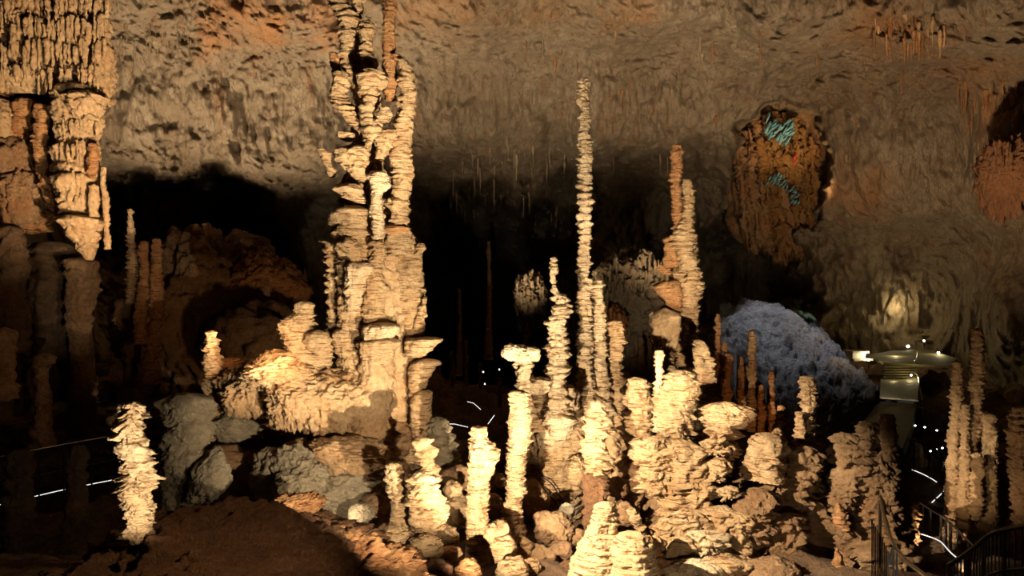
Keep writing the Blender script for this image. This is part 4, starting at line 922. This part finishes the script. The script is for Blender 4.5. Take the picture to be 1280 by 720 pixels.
# the grey scree slope
def scree():
    nu, nv = 220, 120
    u = np.linspace(0, 1, nu); v = np.linspace(0, 1, nv)
    U, V = np.meshgrid(u, v, indexing='ij')
    top = np.array([P(900, 404, 40), P(930, 394, 39), (P(960, 389, 38)), P(992, 392, 37), P(1020, 408, 36), P(1050, 440, 34), P(1078, 474, 32), P(1094, 494, 31), P(1101, 508, 30)])
    bot = np.array([P(900, 440, 33), P(925, 455, 31), P(950, 490, 30), P(985, 520, 28.5), P(1010, 545, 27), P(1035, 556, 26.5), P(1055, 550, 27), P(1075, 536, 28), P(1092, 522, 29)])
    tt = np.linspace(0, 1, len(top))
    T = np.stack([np.interp(u, tt, top[:, k]) for k in range(3)], -1); B = np.stack([np.interp(u, tt, bot[:, k]) for k in range(3)], -1)
    p = T[:, None] * (1 - V[..., None]) + B[:, None] * V[..., None]
    p[..., 2] += np.sin(V * math.pi) * .9
    n = fbm(p, .5, 5, .6, off=3) * .35 + (1 - np.abs(fbm(p, 1.2, 4, .65, off=7))) * .3 + fbm(p, 4, 3, .6, off=17) * .1
    p[..., 2] += n * sstep(0, .05, V)
    back = T.copy(); back[:, 1] += 6; back[:, 2] -= 9
    low = B.copy(); low[:, 2] -= 4
    p = np.concatenate([back[:, None], p, low[:, None]], 1)
    o = mesh_np('scree_slope', p.reshape(-1, 3), grid_faces(nu, nv + 2, False)[:, ::-1], M['scree'])
    tag(o, 'grey scree slope in cold daylight behind the thin orange stalagmites', 'scree')


scree()
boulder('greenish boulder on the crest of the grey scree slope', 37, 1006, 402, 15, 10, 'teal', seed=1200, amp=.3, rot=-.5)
rng = random.Random(21)
for i in range(40):
    a = rng.random(); b_ = rng.random()
    x = 940 + 150 * a; y = 398 + 120 * a + 40 * b_
    boulder('small angular grey stone lying on the scree slope', 37 - 8 * a - 4 * b_, x, y, rng.uniform(1.5, 4.5), rng.uniform(1.2, 3), 'scree', name='stone', cat='stone', group='stones on the scree slope', seed=1210 + i, sub=2, amp=.3, rot=rng.uniform(-.6, .6))


# ------------------------------------------------------------------ man made things
def tube(name, pts, r, mat, parent=None, seg=8):
    """round bar through world points"""
    pts = [Vector(p) for p in pts]
    v = []; n = len(pts)
    for i, p in enumerate(pts):
        t = (pts[min(i + 1, n - 1)] - pts[max(i - 1, 0)]).normalized()
        a = t.cross(Vector((0, 0, 1)))
        if a.length < .05: a = t.cross(Vector((1, 0, 0)))
        a.normalize(); b = t.cross(a)
        for k in range(seg):
            an = 2 * math.pi * k / seg
            v.append(p + a * math.cos(an) * r + b * math.sin(an) * r)
    f = grid_faces(n, seg, True)
    v += [pts[0], pts[-1]]
    caps = []
    for k in range(seg):
        caps.append((n * seg, k, (k + 1) % seg, n * seg)); caps.append((n * seg + 1, (n - 1) * seg + (k + 1) % seg, (n - 1) * seg + k, n * seg + 1))
    me = bpy.data.meshes.new(name)
    me.from_pydata([tuple(x) for x in v], [], [tuple(q) for q in f] + [tuple(q[:3]) for q in caps])
    me.materials.append(M[mat])
    o = bpy.data.objects.new(name, me); COL.objects.link(o)
    if parent is not None:
        o.parent = parent; o.matrix_parent_inverse = Matrix.Translation(-parent.location)
    return o


def box(name, c, sx, sy, sz, mat, parent=None, yaw=0.0, bevel=0.0):
    v = []
    for a in (-1, 1):
        for b in (-1, 1):
            for g in (-1, 1):
                x, y = a * sx / 2, b * sy / 2
                v.append((c[0] + x * math.cos(yaw) - y * math.sin(yaw), c[1] + x * math.sin(yaw) + y * math.cos(yaw), c[2] + g * sz / 2))
    f = [(0, 1, 3, 2), (4, 6, 7, 5), (0, 4, 5, 1), (2, 3, 7, 6), (0, 2, 6, 4), (1, 5, 7, 3)]
    o = mesh_np(name, v, f, M[mat] if isinstance(mat, str) else mat, parent, smooth=False)
    if bevel:
        m = o.modifiers.new('b', 'BEVEL'); m.width = bevel; m.segments = 2
    return o


def curve_pts(pts, n):
    """smooth points through given points"""
    pts = [np.array(p, float) for p in pts]
    if len(pts) == 2: return [pts[0] + (pts[1] - pts[0]) * t for t in np.linspace(0, 1, n)]
    q = [2 * pts[0] - pts[1]] + pts + [2 * pts[-1] - pts[-2]]
    out = []
    for i in range(1, len(q) - 2):
        for t in np.linspace(0, 1, max(2, n // (len(pts) - 1)), endpoint=False):
            a, b, c, d = q[i - 1], q[i], q[i + 1], q[i + 2]
            out.append(.5 * ((2 * b) + (-a + c) * t + (2 * a - 5 * b + 4 * c - d) * t * t + (-a + 3 * b - 3 * c + d) * t ** 3))
    out.append(pts[-1])
    return out


def railing(label, top, h, name='railing', mat='metal', rail_r=.022, posts=3, balusters=0, mids=(), strip=None, post_r=.02, bal_r=.008, skirt=0.0):
    """top: world points of the handrail; h: its height"""
    c = curve_pts(top, 24)
    root = empty(name, c[0] - np.array([0, 0, h]), label, 'railing')
    tube('handrail', c, rail_r, mat, root)
    for m_ in mids:
        tube('mid_rail', [p - np.array([0, 0, m_]) for p in c], rail_r * .7, mat, root)
    if strip is not None:
        tube('light_strip', [p - np.array([0, 0, strip]) for p in c], .009, 'strip', root)
    L = len(c) - 1
    def at(t):
        i = min(int(t * L), L - 1); return c[i] + (c[i + 1] - c[i]) * (t * L - i)
    for i in range(posts):
        p = at(i / max(1, posts - 1)); tube('post', [p, p - np.array([0, 0, h + .05])], post_r, mat, root)
    for i in range(balusters):
        p = at((i + .5) / balusters); tube('baluster', [p, p - np.array([0, 0, h])], bal_r, mat, root, 6)
    return root


railing('thin steel railing with a light strip along the left walkway', [P(-30, 578, 15.5), P(20, 568, 16), P(80, 556, 16.6), P(150, 544, 17.2)], 1.15, posts=7, balusters=20, mids=(.55,), strip=.98, mat='black_metal', rail_r=.02)
tube('handrail', [P(-30, 577, 15.4), P(40, 563, 16.1), P(80, 555.5, 16.5), P(150, 543.5, 17.1)], .012, 'metal', bpy.data.objects['railing'])
railing('curved steel handrail sweeping down at lower right with pale posts', [P(1100, 620, 9.6), P(1104, 640, 9.2), P(1110, 662, 8.7), P(1117, 680, 8.2), P(1130, 698, 7.6), P(1146, 712, 7.0), P(1175, 735, 6.2)], .85, posts=2, rail_r=.022, mat='metal')
r0 = bpy.data.objects['railing.001']
for x, y0, y1 in ((1110, 690, 760), (1117, 682, 760), (1121, 690, 760)):
    tube('post', [P(x, y0, 8.0), P(x, y1, 8.0)], .012, 'white_box', r0)
tube('post', [P(1117, 684, 8.0), P(1112, 706, 8.0)], .02, 'white_box', r0)
for i in range(9):
    x = 1090 + i * 2.2
    tube('panel_slat', [P(x, 650 + i * 4, 9.3 - i * .1), P(x, 760, 9.3 - i * .1)], .008, 'black_metal', r0)
railing('steel railing along the far side of the lower right walkway', [P(1140, 624, 15), P(1153, 631, 14.6), P(1167, 640, 14.2), P(1184, 650, 13.6), P(1198, 664, 13.0), P(1218, 684, 12.4)], .9, posts=4, balusters=7, mat='metal', rail_r=.016, bal_r=.012)
box('post', P(1176, 662, 13.4), .03, .03, .5, 'metal', bpy.data.objects['railing.002'])
box('post', P(1182.5, 668, 13.3), .03, .03, .6, 'metal', bpy.data.objects['railing.002'])
tag(tube('light_strip', curve_pts([P(1135, 663, 14), P(1156, 669, 13.6), P(1174, 676, 13.0), P(1184, 686, 12.6), P(1192, 694, 12.3), P(1208, 706, 12)], 20), .009, 'strip'), 'white light strip along the edge of the lower right walkway', 'light strip')
railing('black steel fence with close bars at the bottom right corner', [P(1186, 706, 8.6), P(1205, 694, 8.4), P(1222, 681, 8.2), P(1238, 668, 8.0), P(1262, 661, 7.8), P(1300, 656, 7.5)], 1.0, posts=5, balusters=22, mids=(.42,), mat='black_metal', rail_r=.026, post_r=.024)
railing('far curving railing with a white light strip left of the right hand stalagmites', [P(1126, 548, 23), P(1146, 552, 23), P(1170, 562, 23), P(1180, 575, 23), P(1178, 590, 22)], .9, posts=6, balusters=16, strip=.0, mat='black_metal')
for nm in [o.name for o in bpy.data.objects['railing.004'].children if o.name.startswith('light_strip')]:
    bpy.data.objects.remove(bpy.data.objects[nm])
_ls = tube('light_strip', curve_pts([P(1130, 585, 23), P(1145, 589, 23), P(1162, 597, 23), P(1175, 606, 23), P(1179, 614, 22.4), P(1165, 628, 21)], 24), .013, 'strip', bpy.data.objects['railing.004'])
railing('small black fence on the wet path below the far steps', [P(1132, 512, 30), P(1137, 510, 31), P(1144, 500, 33), P(1146, 496, 34)], 1.0, posts=3, balusters=8, mat='black_metal')
railing('thin railing running across behind the small path lights', [P(1144, 508, 28), P(1165, 514, 27), P(1190, 521, 26)], .9, posts=4, balusters=12, mat='black_metal', rail_r=.018)
pl_ = [(1132, 528, 26), (1144, 532, 26), (1156, 534, 26), (1171, 538, 26), (1163, 564, 23.5), (1170.5, 562, 23.5), (1178, 560, 23.5), (1203, 590, 21)]
for i, (x, y, d) in enumerate(pl_):
    c = P(x, y, d); t = empty('path_light', c - np.array([0, 0, .15]), 'tiny white path light, ' + place([q[0] for q in pl_], x) + ' from the left beyond the lower right walkway', 'light', 'tiny path lights')
    rock('lens', d, x, y, 1.1, .9, 'bulb_white', sub=2, amp=0, fine=0, parent=t)
    tube('stem', [c, c - np.array([0, 0, .3])], .015, 'black_metal', t, 6)
for lab, pts, d in (('thin bright light strip bending in the dark hall, upper one', [(584, 502), (592, 504), (601, 512)], 30), ('faint light strip joining the back of the cup topped stalagmite', [(560, 530), (568, 530), (585, 534)], 26), ('short faint slanting light strip right of the cup topped stalagmite', [(610, 530), (618, 519)], 26)):
    tag(tube('light_strip', [P(x, y, d) for x, y in pts], .012, 'strip'), lab, 'light strip')
pp_ = [(578, 493), (604, 465), (624, 462), (606, 480)]
for i, (x, y) in enumerate(pp_):
    t = tag(rock('distant_light', 44, x, y, .8, .8, 'bulb_white', sub=2, amp=0, fine=0), 'pinprick light, ' + place([q[0] for q in pp_], x) + ' from the left far off in the dark hall', 'light', 'pinprick lights in the dark hall')

# small floor lamp beside the grey slab
fl = empty('floor_lamp', P(421, 668, 12.2), 'small black floor lamp with a glowing top before the grey slab', 'lamp')
box('housing', P(421.5, 661, 12.2), .14, .12, .11, 'black_metal', fl, bevel=.01)
box('glass', P(421.5, 655, 12.15), .10, .09, .02, 'bulb_white', fl)
box('bracket', P(421.5, 667, 12.2), .04, .04, .08, 'black_metal', fl)
l = bpy.data.lights.new('floor_lamp_light', 'POINT'); l.energy = 40; l.color = (1, .85, .6); l.shadow_soft_size = .03
lo = bpy.data.objects.new('floor_lamp_light', l); lo.location = Vector(P(422, 648, 12.15)); COL.objects.link(lo)
# black cables on the bright wall
for lab, pts in (('upper black cable looping over the bright flowstone wall', [(658, 594), (684, 600), (700, 620), (712, 634), (722, 628)]), ('lower black cable looping over the bright flowstone wall', [(676, 608), (690, 622), (702, 640), (716, 646), (724, 636)])):
    tag(tube('cable', curve_pts([P(x, y, 14.35) for x, y in pts], 20), .012, 'black_metal'), lab, 'cable')


# the far walkway: platforms, steps, ramp, lamps
def slab(name, quad, thick, mat, parent=None):
    top = [Vector(p) for p in quad]; bot = [p - Vector((0, 0, thick)) for p in top]
    n = len(top)
    me = bpy.data.meshes.new(name)
    me.from_pydata([tuple(p) for p in top + bot], [], [tuple(range(n)), tuple(range(2 * n - 1, n - 1, -1))] + [(i, i + n, (i + 1) % n + n, (i + 1) % n) for i in range(n)])
    me.materials.append(M[mat]); o = bpy.data.objects.new(name, me); COL.objects.link(o)
    if parent is not None:
        o.parent = parent; o.matrix_parent_inverse = Matrix.Translation(-parent.location)
    return o


def G(px, py, z):
    """point at pixel px, py on the level z"""
    d = -z * F / (py - 360.0); return P(px, py, d)


wk = empty('walkway', G(1125, 500, -5.2), 'wet concrete walkway with steps leading up to a lit landing far off at right', 'walkway')
zt = -3.75; zl = -4.4
slab('landing', [G(1104, 453, zt), G(1190, 457, zt), G(1196, 448, zt), G(1160, 437, zt), G(1118, 438, zt), G(1080, 444, zt)], .12, 'concrete', wk)
slab('path', [G(1101, 474, zl), G(1149, 473, zl), G(1147, 500, zl), G(1140, 530, zl), G(1128, 560, zl), G(1050, 560, zl), G(1085, 520, zl), G(1100, 500, zl)], .4, 'concrete', wk)
nst = 7
for i in range(nst):
    a = i / (nst - 1); y = 455 + 15 * a
    d = (-zt * F / 94) * (1 - a) + (-zl * F / 113) * a; z = zt - .05 + (zl - zt) * a
    cL = (1106 - 4 * a - 640) / F * d; cR = (1146 + 2 * a - 640) / F * d
    box('step', ((cL + cR) / 2, d, z - .13), cR - cL, .16, .05, 'concrete', wk)
slab('kerb', [G(1100, 496, zl + .12), G(1148, 500, zl + .12), G(1148, 502, zl + .12), G(1100, 498, zl + .12)], .1, 'black_metal', wk)
for i in range(5):
    a = i / 4.0; d = 52 + 3.5 * a; z = zt + .1 + .28 * i
    box('step', ((1163 + 2 * a - 640) / F * d, d, z), 1.5, .5, .14, 'concrete', wk)
railing('steel handrail beside the far steps with a bright lower bend', [P(1146, 440, 40), P(1144, 450, 39), P(1140, 462, 38), P(1147, 470, 36.5), P(1149, 482, 35), P(1153, 500, 33)], .9, posts=4, balusters=0, mat='metal', rail_r=.03)
railing('dim handrail at the left of the far landing', [P(1104, 448, 42), P(1112, 441, 45), P(1118, 438, 47)], .9, posts=3, mat='metal', rail_r=.025)
railing('dim handrail at the right of the far landing', [P(1176, 443, 44), P(1184, 446, 43), P(1192, 450, 42)], .9, posts=3, mat='metal', rail_r=.03)
railing('slanting handrail of the upper far steps', [P(1168, 437, 50), P(1174, 430, 53)], .9, posts=2, mat='metal', rail_r=.035)
for lab, x, y, d, pw, r in (('brightest far lamp on the landing, star like', 1135, 433, 46, 560, 2.6), ('small far lamp beside the upper steps', 1155, 426, 50, 410, 1.8), ('far lamp at the right end of the landing', 1173, 441, 43, 200, 2.2), ('far lamp at the left end of the landing above the steps', 1118, 446, 42, 110, 1.8),
                            ('far lamp low beside the handrail bend', 1139, 469, 37, 90, 1.6), ('far lamp by the white box', 1086, 450, 39, 90, 1.9)):
    t = empty('path_lamp', P(x, y + 4, d), lab, 'lamp')
    rock('globe', d, x, y, r * .75, r * .65, 'bulb', sub=3, amp=0, fine=0, parent=t)
    c = P(x, y, d); tube('stem', [c - np.array([0, 0, .08]), c - np.array([0, 0, .45])], .03, 'black_metal', t, 8)
    l = bpy.data.lights.new('path_lamp_and_glint_light', 'POINT'); l.energy = pw * .25; l.color = (1, .80, .42); l.shadow_soft_size = .06
    lo = bpy.data.objects.new('path_lamp_and_glint_light', l); lo.location = Vector(c) + (Vector((0, 3.2, 2.0)) if pw > 400 else Vector((0, -.12, .28))); COL.objects.link(lo)
for lab, x, y, d, e in (('added light for a lamp reflection on the wet path, left of a pair', 1117, 481, 36, 9), ('added light for a lamp reflection on the wet path, right of a pair', 1137, 481, 36, 9)):
    l = bpy.data.lights.new('path_lamp_and_glint_light', 'POINT'); l.energy = e; l.color = (1, .80, .42); l.shadow_soft_size = .05  # unseen point lights added where lamps reflect in the wet path
    lo = bpy.data.objects.new('path_lamp_and_glint_light', l); lo.location = Vector(P(x, y - 9, d)); COL.objects.link(lo)
hut = empty('shelter_box', P(1070, 449, 39.5), 'small white flat roofed box beside the far landing', 'box')
box('roof', P(1070, 439.5, 39.5), .95, .9, .12, 'white_box', hut, .15, .02)
box('body', P(1069, 444.5, 39.55), .75, .7, .32, 'white_box', hut, .15, .02)
box('base', P(1073, 449, 39.5), 1.1, .9, .12, 'white_box', hut, .15, .02)
